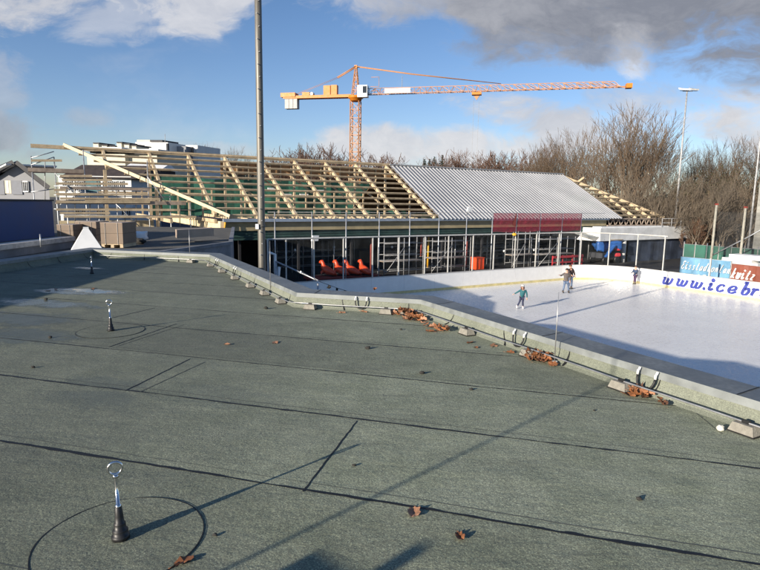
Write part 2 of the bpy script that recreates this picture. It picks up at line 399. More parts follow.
# wet spots and shallow puddles lying in the hollows of the deck
pos = t.n('ShaderNodeSeparateXYZ'); t.l(geo, pos.inputs[0])
wet = None
for (px, py, rx, ry, k) in [(90, 291, .95, .16, 1.0), (62, 268+24, .8, .13, .8), (40, 303, 1.2, .22, .75), (88, 338-46, .9, .1, .6), (20, 318, 1.1, .34, .55), (22, 336, .9, .3, .5), (108, 382, .5, .12, .34), (95, 398, .5, .14, .34), (88, 268, .5, .12, .75), (228, 392, .55, .12, .22), (215, 398, .7, .16, .2)]:
    q = at(px, py, ZR); ca, sa = math.cos(R(-15)), math.sin(R(-15))
    dx = t.math('SUBTRACT', pos.outputs[0], q.x); dy = t.math('SUBTRACT', pos.outputs[1], q.y)
    x = t.math('MULTIPLY', t.math('ADD', t.math('MULTIPLY', dx, ca), t.math('MULTIPLY', dy, sa)), 1/rx)
    y = t.math('MULTIPLY', t.math('SUBTRACT', t.math('MULTIPLY', dy, ca), t.math('MULTIPLY', dx, sa)), 1/(ry*1.6))
    d = t.math('SUBTRACT', 1.0, t.math('ADD', t.math('MULTIPLY', x, x), t.math('MULTIPLY', y, y)))
    d = t.math('ADD', d, t.math('MULTIPLY', t.math('SUBTRACT', t.noise(geo, 3.2, 5, .65), .5), 2.2))
    mk = t.math('MULTIPLY', t.smooth(d, .0, .8), k)
    wet = mk if wet is None else t.math('MAXIMUM', wet, mk)
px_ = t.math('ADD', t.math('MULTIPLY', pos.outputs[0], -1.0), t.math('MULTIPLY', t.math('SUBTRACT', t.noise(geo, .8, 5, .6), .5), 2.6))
left_dark = t.smooth(px_, -.4, 2.2)  # broad noise-edged darkening of the felt towards the left
sn_ = t.math('FLOOR', t.math('DIVIDE', t.math('SUBTRACT', t.math('ADD', t.math('MULTIPLY', pos.outputs[0], .2648), t.math('MULTIPLY', pos.outputs[1], .9643)), .58), 1.08))
wn_ = t.n('ShaderNodeTexWhiteNoise'); wn_.noise_dimensions = '1D'; t.l(sn_, wn_.inputs['W'])
tn_ = t.math('ADD', t.math('MULTIPLY', wn_.outputs['Value'], .26), .87)
vm_ = t.n('ShaderNodeVectorMath', operation='SCALE'); t.l(col, vm_.inputs[0]); t.l(tn_, vm_.inputs['Scale']); col = vm_.outputs[0]
mst = t.n('ShaderNodeMapping'); mst.inputs['Rotation'].default_value = (0, 0, R(16)); mst.inputs['Scale'].default_value = (.5, 2.2, 1); t.l(geo, mst.inputs[0])
dirt = t.smooth(t.noise(mst.outputs[0], 1.8, 7, .7), .54, .72); col = t.mix(t.math('MULTIPLY', dirt, .35), col, (.085, .09, .075, 1))
moss = t.smooth(t.noise(geo, 7, 6, .75), .60, .72); col = t.mix(t.math('MULTIPLY', moss, .25), col, (.25, .26, .19, 1))
col = t.mix(t.math('MULTIPLY', left_dark, .42), col, (.045, .052, .05, 1))
col = t.mix(t.math('MULTIPLY', wet, .55), col, (.03, .033, .032, 1))
t.l(col, p.inputs['Base Color'])
ro = t.math('SUBTRACT', .92, t.math('MULTIPLY', wet, .88), clamp=True); t.l(ro, p.inputs['Roughness'])
bu = t.n('ShaderNodeBump'); bu.inputs['Distance'].default_value = .0035
t.l(t.math('MULTIPLY', t.math('SUBTRACT', 1, t.math('MULTIPLY', wet, .97)), .8), bu.inputs['Strength'])
t.l(t.math('ADD', t.math('ADD', t.math('MULTIPLY', g1, .35), t.math('MULTIPLY', g2, .35)), t.math('MULTIPLY', t.noise(geo, 5, 4, .6), 1.5)), bu.inputs['Height']); t.l(bu.outputs[0], p.inputs['Normal'])
b2_ = t.n('ShaderNodeBump'); b2_.inputs['Strength'].default_value = .5; b2_.inputs['Distance'].default_value = .03
mpw = t.n('ShaderNodeMapping'); mpw.inputs['Rotation'].default_value = (0, 0, R(-40)); mpw.inputs['Scale'].default_value = (1.0, 2.6, 1); t.l(geo, mpw.inputs[0])
t.l(t.math('MULTIPLY', t.noise(mpw.outputs[0], 1.6, 5, .6), t.math('SUBTRACT', 1, wet)), b2_.inputs['Height']); t.l(b2_.outputs[0], bu.inputs['Normal'])
# parapet flashing: paler, yellower granules
mf = bpy.data.materials.new('pale_mineral_flashing'); t = NT(nodes_of(mf))
o = t.n('ShaderNodeOutputMaterial'); p = t.n('ShaderNodeBsdfPrincipled'); t.l(p.outputs[0], o.inputs[0])
geo = t.n('ShaderNodeNewGeometry').outputs['Position']
vor = t.n('ShaderNodeTexVoronoi'); vor.inputs['Scale'].default_value = 150; t.l(geo, vor.inputs['Vector'])
s_ = t.n('ShaderNodeSeparateColor'); t.l(vor.outputs['Color'], s_.inputs[0])
b_ = t.mix(t.smooth(t.noise(geo, 2, 5), .3, .7), (.145, .158, .122, 1), (.195, .208, .165, 1))
gr = t.ramp(s_.outputs[0], [(0, (.72, .72, .72)), (.5, (.97, .97, .97)), (.9, (1.2, 1.2, 1.18)), (1, (1.4, 1.4, 1.35))])
mm = t.n('ShaderNodeMix', data_type='RGBA', blend_type='MULTIPLY'); mm.inputs[0].default_value = .9; t.l(b_, mm.inputs[6]); t.l(gr, mm.inputs[7])
mps = t.n('ShaderNodeMapping'); mps.inputs['Scale'].default_value = (7, 7, .8); t.l(geo, mps.inputs[0])
st_ = t.smooth(t.noise(mps.outputs[0], 1.0, 6, .7), .50, .78); dk_ = t.smooth(t.noise(geo, 4.5, 6, .7), .52, .75)
cc_ = t.mix(t.math('MULTIPLY', st_, .45), mm.outputs[2], (.07, .078, .062, 1)); cc_ = t.mix(t.math('MULTIPLY', dk_, .35), cc_, (.19, .195, .15, 1))
t.l(cc_, p.inputs['Base Color']); p.inputs['Roughness'].default_value = .9
mcap = mat('zinc_coping', (.155, .17, .175), .5, .2, var=.30, scale=2.6, bump=.25, bscale=5, fine=(22, .5, .6))
mlip = mat('zinc_coping_edge', (.20, .215, .21), .65, .1, var=.28, scale=5, bump=.2, bscale=9, fine=(20, .3, .8))

bld = thing('flat_roofed_building', (0, 4, 0), 'flat roofed building with green grey mineral felt roof and low zinc capped parapet', 'building')
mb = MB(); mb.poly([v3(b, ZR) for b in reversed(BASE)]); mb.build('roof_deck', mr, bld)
mb = MB()
for i in range(len(CAP)-1):
    n_ = max(1, int((CAP[i+1]-CAP[i]).length/.25))
    for k in range(n_):
        f0, f1 = k/n_, (k+1)/n_
        b0, b1 = BASE[i].lerp(BASE[i+1], f0), BASE[i].lerp(BASE[i+1], f1); c0, c1 = CAP[i].lerp(CAP[i+1], f0), CAP[i].lerp(CAP[i+1], f1)
        prof_ = [(0, -.003), (.42, .022), (.72, .060), (.9, .105), (1, ZP-ZR-.055)]
        for (fa, za), (fb, zb0) in zip(prof_[:-1], prof_[1:]): mb.quad(v3(b0.lerp(c0, fa), ZR+za), v3(b1.lerp(c1, fa), ZR+za), v3(b1.lerp(c1, fb), ZR+zb0), v3(b0.lerp(c0, fb), ZR+zb0), True)
mb.build('parapet', mf, bld)
mb = MB(); ml = MB()
for i in range(len(CAP)-1):
    c0, c1 = CAP[i], CAP[i+1]; o0, o1 = CAPO[i], CAPO[i+1]; l0, l1 = LIP[i], LIP[i+1]
    mb.quad(v3(c0, ZP), v3(c1, ZP), v3(o1, ZP+.015), v3(o0, ZP+.015)); mb.quad(v3(o0, ZP+.015), v3(o1, ZP+.015), v3(o1, ZP-.12), v3(o0, ZP-.12))
    ml.quad(v3(l0, ZP-.062), v3(l1, ZP-.062), v3(c1, ZP), v3(c0, ZP))
    ml.quad(v3(CAP[i], ZP-.056), v3(CAP[i+1], ZP-.056), v3(l1, ZP-.062), v3(l0, ZP-.062))
cp = mb.build('coping', mcap, bld); ml.build('coping_edge', mlip, cp)
mb = MB(); wo_ = offset_poly(CAP, .27)
for i in range(len(CAP)-1): mb.quad(v3(wo_[i], -.25), v3(wo_[i+1], -.25), v3(wo_[i+1], ZP-.10), v3(wo_[i], ZP-.10))
mb.build('outer_wall', mat('rendered_wall', (.3, .3, .29), .85), bld)
# joints across the coping and up the parapet face
def edge_pt(line, dist):
    for i in range(len(line)-1):
        L = (line[i+1]-line[i]).length
        if dist <= L: return line[i].lerp(line[i+1], dist/L), i
        dist -= L
    return line[-1], len(line)-2
start = sum((CAP[i+1]-CAP[i]).length for i in range(1))
tot = sum((CAP[i+1]-CAP[i]).length for i in range(len(CAP)-1))
d = 18.0
while d < tot-8:
    c, i = edge_pt(CAP, d); q = (CAP[i+1]-CAP[i]).normalized(); nrm = Vector((-q.y, q.x))
    j = MB(); a0 = c - q*.006; a1 = c + q*.006
    j.quad(v3(a0-nrm*.001, ZP+.004), v3(a1-nrm*.001, ZP+.004), v3(a1+nrm*.30, ZP+.019), v3(a0+nrm*.30, ZP+.019)); j.build('coping_joint', M['bitumen'], cp)
    d += 2.02
d = 17.6
while d < tot-7.5:
    c, i = edge_pt(CAP, d); q = (CAP[i+1]-CAP[i]).normalized(); nrm = Vector((-q.y, q.x))
    j = MB(); lean = rnd.uniform(-.03, .05); prev = None
    for k in range(7):
        f = k/6; zz = f*(ZP-ZR-.062); fr = [0, .42, .72, .9, 1]; zr_ = [-.003, .022, .060, .105, ZP-ZR-.055]; kk = max(i_ for i_ in range(4) if zr_[i_] <= zz+1e-6); fx = fr[kk]+(fr[kk+1]-fr[kk])*(zz-zr_[kk])/(zr_[kk+1]-zr_[kk])
        pt = c + q*(lean*(1-f)**2*3) - nrm*(.085*(1-fx)+.005); z = ZR+zz+.004
        wd = rnd.uniform(.007, .016)*(1.25-f)
        cur = (v3(pt-q*wd, z), v3(pt+q*wd, z))
        if prev: j.quad(prev[0], prev[1], cur[1], cur[0])
        prev = cur
    j.build('flashing_lap', M['bitumen'], bld); d += 1.0

# felt roll seams: bitumen squeezed out along each lap, uneven and broken
SD = Vector((.9643, -.2648)); SN = Vector((.2648, .9643))
def inside(pt):
    """point on the deck, kept 4 cm from the parapet"""
    poly = BASE; n = len(poly); r = False
    for i in range(n):
        a, b = poly[i], poly[(i+1) % n]
        if (a.y > pt.y) != (b.y > pt.y) and pt.x < (b.x-a.x)*(pt.y-a.y)/(b.y-a.y)+a.x: r = not r
    return r
def strip(pts, wfun, z, m, name):
    j = MB(); prev = None
    for k, p_ in enumerate(pts):
        a = pts[max(k-1, 0)]; b = pts[min(k+1, len(pts)-1)]; q = (b-a).normalized(); nn = Vector((-q.y, q.x)); wd = wfun(k)
        cur = (v3(p_-nn*wd[0], z), v3(p_+nn*wd[1], z)) if wd and inside(p_) else None
        if prev and cur: j.quad(prev[0], prev[1], cur[1], cur[0])
        prev = cur
    if j.f: return j.build(name, m, bld)
mlap = mat('felt_selvedge', (.085, .093, .082), .9, var=.15, scale=8)
cs = [1.66, 2.725, 3.81, 4.865, 5.97, 7.09, 8.19, 9.2, 10.25, 11.3, 12.3]
for si, cc in enumerate(cs):
    pts = []; s = -12.0
    while s < 9:
        wob = .018*mnoise.noise(Vector((s*.9, cc*3, 0))) + .004*mnoise.noise(Vector((s*9, cc, 5))); pts.append(SD*s + SN*(cc+wob + .012*math.sin(s*.5+cc))); s += .07
    def wf(k, cc=cc):
        v = mnoise.noise(Vector((k*.11, cc*7, 2))); v2 = mnoise.noise(Vector((k*.9, cc*7, 9))); v3_ = mnoise.noise(Vector((k*.025, cc*5, 4)))
        w_ = .0115 + .007*v + .0085*v2 + .005*v3_
        w_ = max(w_, .0009); return (w_*rnd.uniform(.5, 1.1), w_*rnd.uniform(.7, 1.2))
    strip(pts, wf, ZR+.0016, M['bitumen'], 'felt_seam')
    if si < 5:
        pts2 = [q + SN*(.085+.008*mnoise.noise(Vector((k*.05, cc, 1)))) for k, q in enumerate(pts)]
        strip(pts2, lambda k, cc=cc: (.0035+.003*mnoise.noise(Vector((k*.03, cc*2, 7))),)*2, ZR+.0008, mlap, 'felt_selvedge')
def cross(p, q, wd=.006, dashed=False, m=None):
    a, b = at(*p, ZR).to_2d(), at(*q, ZR).to_2d(); n_ = 26
    pts = [a.lerp(b, k/n_) + Vector((.006*mnoise.noise(Vector((k*.4, a.x, 1))), .006*mnoise.noise(Vector((k*.4, a.y, 3))))) for k in range(n_+1)]
    strip(pts, lambda k: (wd*rnd.uniform(.5, 1.1), wd*rnd.uniform(.5, 1.1)), ZR+.0024, m or M['bitumen'], 'end_lap')
cross((303, 492), (357, 421)); cross((125, 391), (190, 359), .008); cross((140, 392), (205, 362), .006, m=mlap)
cross((109, 347), (176, 324), .008); cross((118, 346), (183, 325), .006, m=mlap); cross((112, 318), (155, 308), .008)
cross((690, 384+24), (722, 434), .004, m=mlap)

# offcuts, crumbs and leaves
def leaf_mesh(mb, c, size, yaw, tilt, curl, seed):
    r_ = random.Random(seed); n_ = 16; q = Matrix.Rotation(yaw, 3, 'Z') @ Matrix.Rotation(tilt, 3, 'X')
    pts = []
    for k in range(n_):
        th = 2*math.pi*k/n_; lob = 1 if k % 2 == 0 else .80
        x = math.cos(th)*size*.5*(1 if k % 2 == 0 else .9); y = math.sin(th)*size*.34*lob*r_.uniform(.8, 1.2)
        z = curl*size*((y/(size*.3))**2)*.35 + curl*size*.2*(x/(size*.5))**2 + r_.uniform(-.05, .05)*size
        pts.append(Vector((x, y, z)))
    zmin = min((q@p_).z for p_ in pts); cen = Vector(c) - Vector((0, 0, min(zmin, 0))) + Vector((0, 0, .003))
    ctr = cen + q@Vector((0, 0, 0))
    for k in range(n_): mb.tri(ctr, cen + q@pts[k], cen + q@pts[(k+1) % n_])
    mb.tube([cen + q@Vector((size*.45, 0, 0)), cen+q@Vector((size*.75, size*.05, .004))], size*.015, 4)
lone = [((414, 514), .105, 'leaf2', 'pale curled oak leaf lying on the seam nearest the camera'), ((460, 538), .075, 'leaf', 'rusty oak leaf lying alone right of the pale curled leaf'),
        ((184, 562), .10, 'leaf', 'rusty dead leaf beside the circular patch of the nearest anchor post'), ((275, 343), .11, 'leaf2', 'tan leaf lying in the middle of the roof between two seams'),
        ((629, 396), .13, 'leaf', 'orange leaf under the right hand bonding strap by a concrete block'), ((654, 391), .13, 'leaf', 'orange leaf standing upright in the right hand bonding strap'), ((661, 402), .07, 'leaf', 'small orange leaf below the right hand bonding strap'),
        ((430, 332), .12, 'leaf', 'dark brown leaf beside the conductor wire left of a block'), ((470, 343), .11, 'leaf', 'brown leaf in the gutter just right of the fourth nearest block'), ((494, 346), .13, 'leaf2', 'flat pale brown leaf under the conductor wire'),
        ((440, 331), .1, 'leaf2', 'light brown leaf touching the conductor wire near the larger leaf pile'), ((364, 312), .14, 'leaf2', 'pale leaf below the middle bonding strap at the parapet corner'), ((476, 348), .08, 'leaf', 'small dark leaf on the felt below the conductor wire'),
        ((510, 353), .1, 'leaf', 'dark leaf lying left of the block beside the smaller leaf pile'), ((227, 345), .07, 'leaf2', 'small tan leaf left of the tan leaf on the middle of the roof'), ((342, 313), .11, 'leaf2', 'orange tinted leaf near the inner parapet corner'), ((388, 314-2), .1, 'leaf', 'brown leaf at the left end of the larger leaf pile'),
        ((93, 289), .1, 'leaf', 'brown leaf standing out of the puddle behind the second anchor post'), ((48, 291), .1, 'leaf2', 'pale leaf floating at the edge of the far puddle'), ((56, 290), .1, 'leaf', 'dark leaf at the edge of the far puddle')]
for i, (pp, sz, mk, lb) in enumerate(lone):
    q = at(*pp, ZR); b = MB(); leaf_mesh(b, q, sz, rnd.uniform(0, 6.3), rnd.uniform(-.16, .16) + (.9 if 'upright' in lb else 0), rnd.uniform(.15, .75), i)
    solo('oak_leaf', b, M[mk], lb, 'leaf', 'dead leaves scattered on the felt roof', org=q)
def pile(c, n_, lx, ly, hgt, seed, lb):
    r_ = random.Random(seed); b = MB(); b2 = MB(); b3 = MB()
    for k in range(n_):
        u, v_ = r_.gauss(0, .45), r_.gauss(0, .42); h = hgt*max(0, 1 - u*u - v_*v_)*r_.random()
        along = Vector((.45, -.893)); acr = Vector((.893, .45))
        pos_ = c.to_2d() + along*u*lx + acr*v_*ly
        if not inside(pos_): pos_ = c.to_2d() + along*u*lx - acr*abs(v_)*ly
        leaf_mesh((b, b2, b3, b)[k % 4], (pos_.x, pos_.y, ZR + .01 + h), r_.uniform(.07, .13), r_.uniform(0, 6.3), r_.uniform(-.6, .6), r_.uniform(.1, 1.2), seed*100+k)
    o = thing('leaf_pile', v3(c.to_2d(), ZR), lb, 'leaf pile', 'dead leaves heaped against the parapet'); o['kind'] = 'stuff'
    for m_, bb in ((M['leaf'], b), (M['leaf2'], b2), (M['leaf3'], b3)): bb.build('dead_leaves', m_, o)['kind'] = 'stuff'
pile(at(409, 317, ZR), 60, .34, .17, .09, 3, 'larger heap of dead oak leaves in the parapet corner around two blocks')
pile(at(541, 360, ZR), 46, .21, .11, .07, 4, 'smaller heap of orange dead leaves beside the thin rod on the parapet')
pile(at(437, 330, ZR), 16, .35, .10, .03, 5, 'thin straggle of dead leaves along the wire between the two heaps')
pile(at(641, 395, ZR), 16, .20, .06, .03, 6, 'small clump of orange leaves below the right hand bonding strap')
crumbs = [((368, 349), .05, 'dark crumb left of centre above a seam'), ((422, 374), .045, 'dark crumb casting a small shadow right of the roof centre'), ((354, 466), .022, 'tiny dark crumb beside the end lap'), ((471, 390), .03, 'flat dark crumb between two seams'), ((639, 500), .03, 'flat black scrap on the felt at lower right'), ((401, 330), .03, 'dark crumb just below the larger leaf heap'),
          ((50, 338), .04, 'dark crumb near the left edge beyond the second anchor'), ((46, 300), .05, 'dark crumb beside the far puddle'), ((33, 368), .035, 'dark crumb near the left edge between two seams'), ((215, 536), .02, 'tiny crumb right of the circular patch'), ((594, 411), .018, 'tiny crumb below the conductor wire block'), ((266, 309), .06, 'dark chip near the inner parapet corner')]
for i, (pp, sz, lb) in enumerate(crumbs):
    q = at(*pp, ZR); b = MB(); b.blob(q + Vector((0, 0, sz*.3)), sz*.6, sz*.4, sz*.36, 8, 5, .5, i)
    solo('bitumen_crumb', b, M['stone'], lb, 'debris', 'dark crumbs lying on the felt roof')
q = at(720, 431, ZR); solo('pebble', MB().blob(q+Vector((0, 0, .022)), .027, .024, .024, 10, 7, .3, 3), M['pebble'], 'round white pebble lying left of the nearest concrete block', 'pebble')

# ------------------------------------------------------------------ anchor posts
def anchor(px, py, lb, lean, ringyaw, rad=.375):
    q = at(px, py, ZR); o = thing('anchor_post', q, lb, 'anchor post', 'ring topped anchor posts on the felt roof')
    lv = Vector((lean, .012, 0))
    def pt(z): return q + lv*z/.3 + Vector((0, 0, z))
    b = MB(); prof = [(.040, .004), (.041, .016), (.0405, .022), (.035, .024), (.0345, .046), (.034, .050), (.027, .053), (.0265, .078), (.026, .082), (.0205, .086), (.019, .115), (.0155, .16), (.010, .166)]
    b.tube([pt(z) for r_, z in prof], [r_ for r_, z in prof], 18); b.build('rubber_boot', M['black'], o)
    b = MB(); b.tube([pt(.15), pt(.172), pt(.173), pt(.30), pt(.312)], [.0135, .0135, .0085, .0085, .0115], 12); b.tube([pt(.305), pt(.318)], [.016, .011], 10); b.build('rod', M['chrome'], o)
    cen = pt(.348); ax = Matrix.Rotation(ringyaw, 3, 'Z') @ Vector((1, 0, 0)); b = MB()
    b.tube([cen + (ax*math.cos(k*math.pi/14) + Vector((0, 0, 1))*math.sin(k*math.pi/14))*.030 for k in range(29)], .0068, 8, False); b.build('ring', M['chrome'], o)
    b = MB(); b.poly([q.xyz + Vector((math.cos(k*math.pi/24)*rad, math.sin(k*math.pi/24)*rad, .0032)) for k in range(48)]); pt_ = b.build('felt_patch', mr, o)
    b = MB(); prev = None
    for k in range(73):
        th = k*math.pi/36; wv = .0030 + .002*mnoise.noise(Vector((k*.35, px, 1)))
        wv = max(.0009, wv + .004*mnoise.noise(Vector((k*.12, px, 6))))
        rr_ = rad + .008*mnoise.noise(Vector((math.cos(th)*1.5, math.sin(th)*1.5, px)))
        dv = Vector((math.cos(th), math.sin(th), 0)); cur = (q + dv*(rr_-wv) + Vector((0, 0, .0044)), q + dv*(rr_+wv) + Vector((0, 0, .0044)))
        if prev: b.quad(prev[0], prev[1], cur[1], cur[0])
        prev = cur
    b.build('patch_seam', M['bitumen'], pt_)
    return o
anchor(121, 539, 'anchor post nearest the camera with chrome ring and black rubber boot', -.014, R(25))
anchor(111, 331, 'middle anchor post, white lit ring on its own small patch right of the puddles', -.01, R(15))
anchor(92, 274, 'farthest anchor post standing in shade below the parapet corner', -.004, R(-70), .3)

# ------------------------------------------------------------------ lightning conductor, its blocks, straps and rods
WL = offset_poly(CAP, -.15)
b = MB()
def wire_line(off, z, r):
    ln = offset_poly(CAP, off); pts = []
    for i in range(2, 7):
        n_ = max(2, int((ln[i+1]-ln[i]).length/.3))
        for k in range(n_):
            p_ = ln[i].lerp(ln[i+1], k/n_); pts.append(v3(p_, z + .008*mnoise.noise(Vector((p_.x*2, p_.y*2, off)))))
    return pts
e7 = offset_poly(CAP, -.15)
pts = wire_line(-.15, ZR+.085, .006); pts.append(v3(e7[7].lerp(e7[8], .35), ZR+.085))
b.tube(pts, .0075, 6)
solo('conductor_wire', b, M['alu'], 'aluminium lightning conductor wire running along the foot of the parapet on concrete blocks', 'wire')
blk_px = [(745, 433, 'nearest concrete block at the right edge of the photo'), (620, 390, 'concrete block left of the right hand bonding strap'), (523, 358, 'concrete block at the left end of the smaller leaf heap'), (457, 336, 'concrete block on the straight wire between the two leaf heaps'), (402.5, 318, 'pale concrete block half buried in the larger leaf heap'), (383.5, 315, 'concrete block at the left edge of the larger leaf heap'),
          (312, 309, 'concrete block just right of the inner parapet corner'), (281, 303.5, 'concrete block just left of the inner parapet corner'), (267, 295, 'second concrete block going back from the inner corner'), (250, 287.5, 'third concrete block going back from the inner corner'), (234, 279.5, 'fourth concrete block going back from the inner corner'), (225, 272.5, 'fifth concrete block going back from the inner corner'), (212, 266.5, 'sixth concrete block going back from the inner corner'), (198, 261.5, 'farthest concrete block near the far parapet corner')]
for px, py, lb in blk_px:
    q = at(px, py, ZR)
    best = min(((edge_pt(WL, k*.05)) for k in range(int(tot/.05))), key=lambda e: (e[0]-q.to_2d()).length)
    i = best[1]; dd = (WL[i+1]-WL[i]).normalized(); yaw = math.atan2(dd.y, dd.x); c = v3(best[0], ZR)
    o = thing('conductor_block', c, lb, 'concrete block', 'concrete blocks carrying the conductor wire')
    h_ = .085; b = MB(); x = Vector((dd.x, dd.y, 0)); y = Vector((-dd.y, dd.x, 0))
    low = [c + x*sx*.088 + y*sy*.062 + Vector((0, 0, .012)) for sx, sy in ((-1, -1), (1, -1), (1, 1), (-1, 1))]; top = [c + x*sx*.070 + y*sy*.045 + Vector((0, 0, h_-.01)) for sx, sy in ((-1, -1), (1, -1), (1, 1), (-1, 1))]
    b.poly(top); b.poly(list(reversed(low)))
    for k in range(4): b.quad(low[k], low[(k+1) % 4], top[(k+1) % 4], top[k])
    b.build('block', M['block'], o)
    b = MB(); b.cbox(c + Vector((0, 0, .003)), .19, .135, .009, yaw); b.build('rubber_mat', M['black'], o)
    b = MB(); b.cbox(c + Vector((0, 0, h_-.010)), .05, .030, .022, yaw); b.build('wire_clip', M['black'], o)
strap_px = [(659, 372, 'right hand black looped bonding strap with silver lugs on the parapet'), (520, 333, 'middle right bonding strap hanging from the coping above the smaller leaf heap'), (362, 298, 'bonding strap just right of the inner parapet corner'), (236, 268, 'bonding strap on the shorter diagonal parapet beyond the inner corner'), (216, 260, 'farthest bonding strap near the far parapet corner')]
for px, py, lb in strap_px:
    q = at(px, py, ZP-.03); best = min((edge_pt(CAP, k*.05) for k in range(int(tot/.05))), key=lambda e: (e[0]-q.to_2d()).length)
    i = best[1]; dd = (CAP[i+1]-CAP[i]).normalized(); x = Vector((dd.x, dd.y, 0)); inn = Vector((dd.y, -dd.x, 0)); c = v3(best[0], ZP-.03) + inn*.03
    o = thing('bonding_strap', c, lb, 'cable loop', 'looped bonding straps bridging the coping joints')
    b = MB(); pts = [c + x*(-.085*math.cos(k*math.pi/12)) + Vector((0, 0, -.025 - .115*math.sin(k*math.pi/12)**.8)) + inn*(.02+.03*math.sin(k*math.pi/12)) for k in range(13)]
    b.tube(pts, .0095, 8); b.build('cable', M['black'], o)
    for s in (-1, 1):
        b = MB(); b.tube([c + x*s*.085 + inn*.022 + Vector((0, 0, -.03)), c + x*s*.085 + inn*.018 + Vector((0, 0, .012))], .0115, 8)
        b.bar(c + x*s*.085 + inn*.014, c + x*s*.085 - inn*.006 + Vector((0, 0, .030)), .020, .005); b.build('lug', M['lug'], o)
def rod(px, py, ytop, lb, r_=.006, loc=None, h_=None):
    if loc is None:
        q = at(px, py, ZR+.03); h_ = atd(px, ytop, q.y).z - q.z
    else: q = Vector(loc)
    o = thing('lightning_rod', q, lb, 'lightning rod', 'thin lightning rods along the parapet')
    MB().tube([q, q+Vector((0, 0, h_*.55)), q+Vector((0, 0, h_))], [r_, r_*.85, r_*.5], 6).build('rod', M['alu'], o)
    b = MB(); b.cbox(q - Vector((0, 0, .03)), .05, .04, .035); b.build('foot', M['steel_dull'], o)
    return o
rod(554.5, 361, 292, 'thin vertical lightning rod rising over the ice beside the smaller leaf heap', .006)
rod(270.5, 292, 241, 'thin lightning rod left of the inner parapet corner', .007)
rod(190, 260, 229, 'thin lightning rod near the far parapet corner', .009)
rod(0, 0, 0, 'tall lightning rod standing behind the camera on the roof', .014, loc=(-3.6, -.64, ZR+.03), h_=3.6)
q = Vector((-3.1, -.7, ZR)); o = thing('shadow_box', q, 'unseen squat box with a stub, added behind the camera to cast a roof shadow', 'shadow caster')  # unseen box and stub added so their shadow falls on the near roof
MB().cbox(q, .28, .38, .95, R(45)).build('caster_body', M['steel_dull'], o); MB().cbox(q+Vector((0, 0, .95)), .34, .46, .05, R(45)).build('lid', M['steel'], o); MB().tube([q+Vector((.06, -.06, .99)), q+Vector((.06, -.06, 1.13))], .04, 10).build('caster_stub', M['steel_dull'], o)
for i, (px, py) in enumerate([(329, 289), (374, 290.5)]):
    q = at(px, py, ZP+.02); b = MB(); leaf_mesh(b, q, .075, i*1.3, .5, 1.6, 70+i); leaf_mesh(b, q+Vector((.015, .01, .012)), .06, i+2, -.6, 1.5, 80+i)
    solo('oak_leaf', b, M['stone'] if i == 0 else M['leaf'], ['crumpled dark leaf on the coping left of the strap near the inner corner', 'crumpled brown leaf on the coping right of the strap near the inner corner'][i], 'leaf', 'dead leaves scattered on the felt roof', org=q)


# ------------------------------------------------------------------ neighbouring roof on the left, blue cabin, pallets
nb = thing('annex_building', (-9, 20, 0), 'low grey annex with a flat gravel roof beyond the far parapet', 'building')
ol = [(-6.75, 15.3), (-5.5, 20.7), (-8.2, 31.5), (-26, 31.5), (-26, 13), (-9.6, 13), (-9.6, 15.6)]
MB().prism([(x, y, -.25) for x, y in ol], (0, 0, 4.43)).build('wall', M['concrete_dk'], nb)
MB().poly([(x*.999, y, 4.185) for x, y in ol]).build('roof', M['gravel'], nb)
b = MB()
for (p0, p1) in ((ol[0], ol[1]), (ol[1], ol[2])): b.bar((*p0, 4.20), (*p1, 4.20), .16, .10)
b.build('roof_edge', M['concrete_dk'], nb)
b = MB(); b.bar((-6.05, 18.2, 3.9), (-5.85, 19.1, 3.9), .05, .07); b.build('vent_slot', M['dark'], nb)

o = thing('site_cabin', (-15, 16, 4.2), 'long deep blue site cabin standing beyond the roof at the far left', 'cabin')
MB().box((-16.5, 8, 4.19), (3.35, 0, 0), (0, 14.8, 0), (0, 0, 1.40)).build('wall', M['blue'], o)
MB().box((-16.55, 7.95, 5.592), (3.44, 0, 0), (0, 14.9, 0), (0, 0, .055)).build('roof_edge', M['tile'], o)
o = thing('shade_block', (-11, 4, 4.2), 'unseen low grey block added beyond the left edge to shade the roof', 'housing')  # unseen block added to throw shade over the far left of the deck
MB().box((-12.4, -4, 4.05), (3.2, 0, 0), (0, 15.0, 0), (0, 0, 1.40)).build('caster_body', M['steel_dull'], o)
MB().box((-12.45, -4.05, 5.452), (3.3, 0, 0), (0, 15.1, 0), (0, 0, .05)).build('lid', M['steel'], o)
o = thing('roof_upstand', (-12, 9, 3.9), 'grey metal topped upstand below the blue cabin', 'ledge')
MB().box((-10.1, -1.5, 3.9), (.35, 0, 0), (0, 19.4, 0), (0, 0, .50)).build('wall', M['concrete_dk'], o)
MB().box((-10.15, -1.55, 4.402), (.45, 0, 0), (0, 19.5, 0), (0, 0, .13)).build('coping', M['steel_dull'], o)
b = MB()
for k in range(8): y_ = 1+2.4*k; b.box((-9.648, y_, 4.40), (.004, 0, 0), (0, .03, 0), (0, 0, .137))
solo('post', MB().tube([at(41, 247, 4.5), at(41, 247, 4.5)+Vector((0, 0, .33))], .018, 8), M['steel'], 'short metal stub standing on the ledge in front of the blue cabin', 'post')

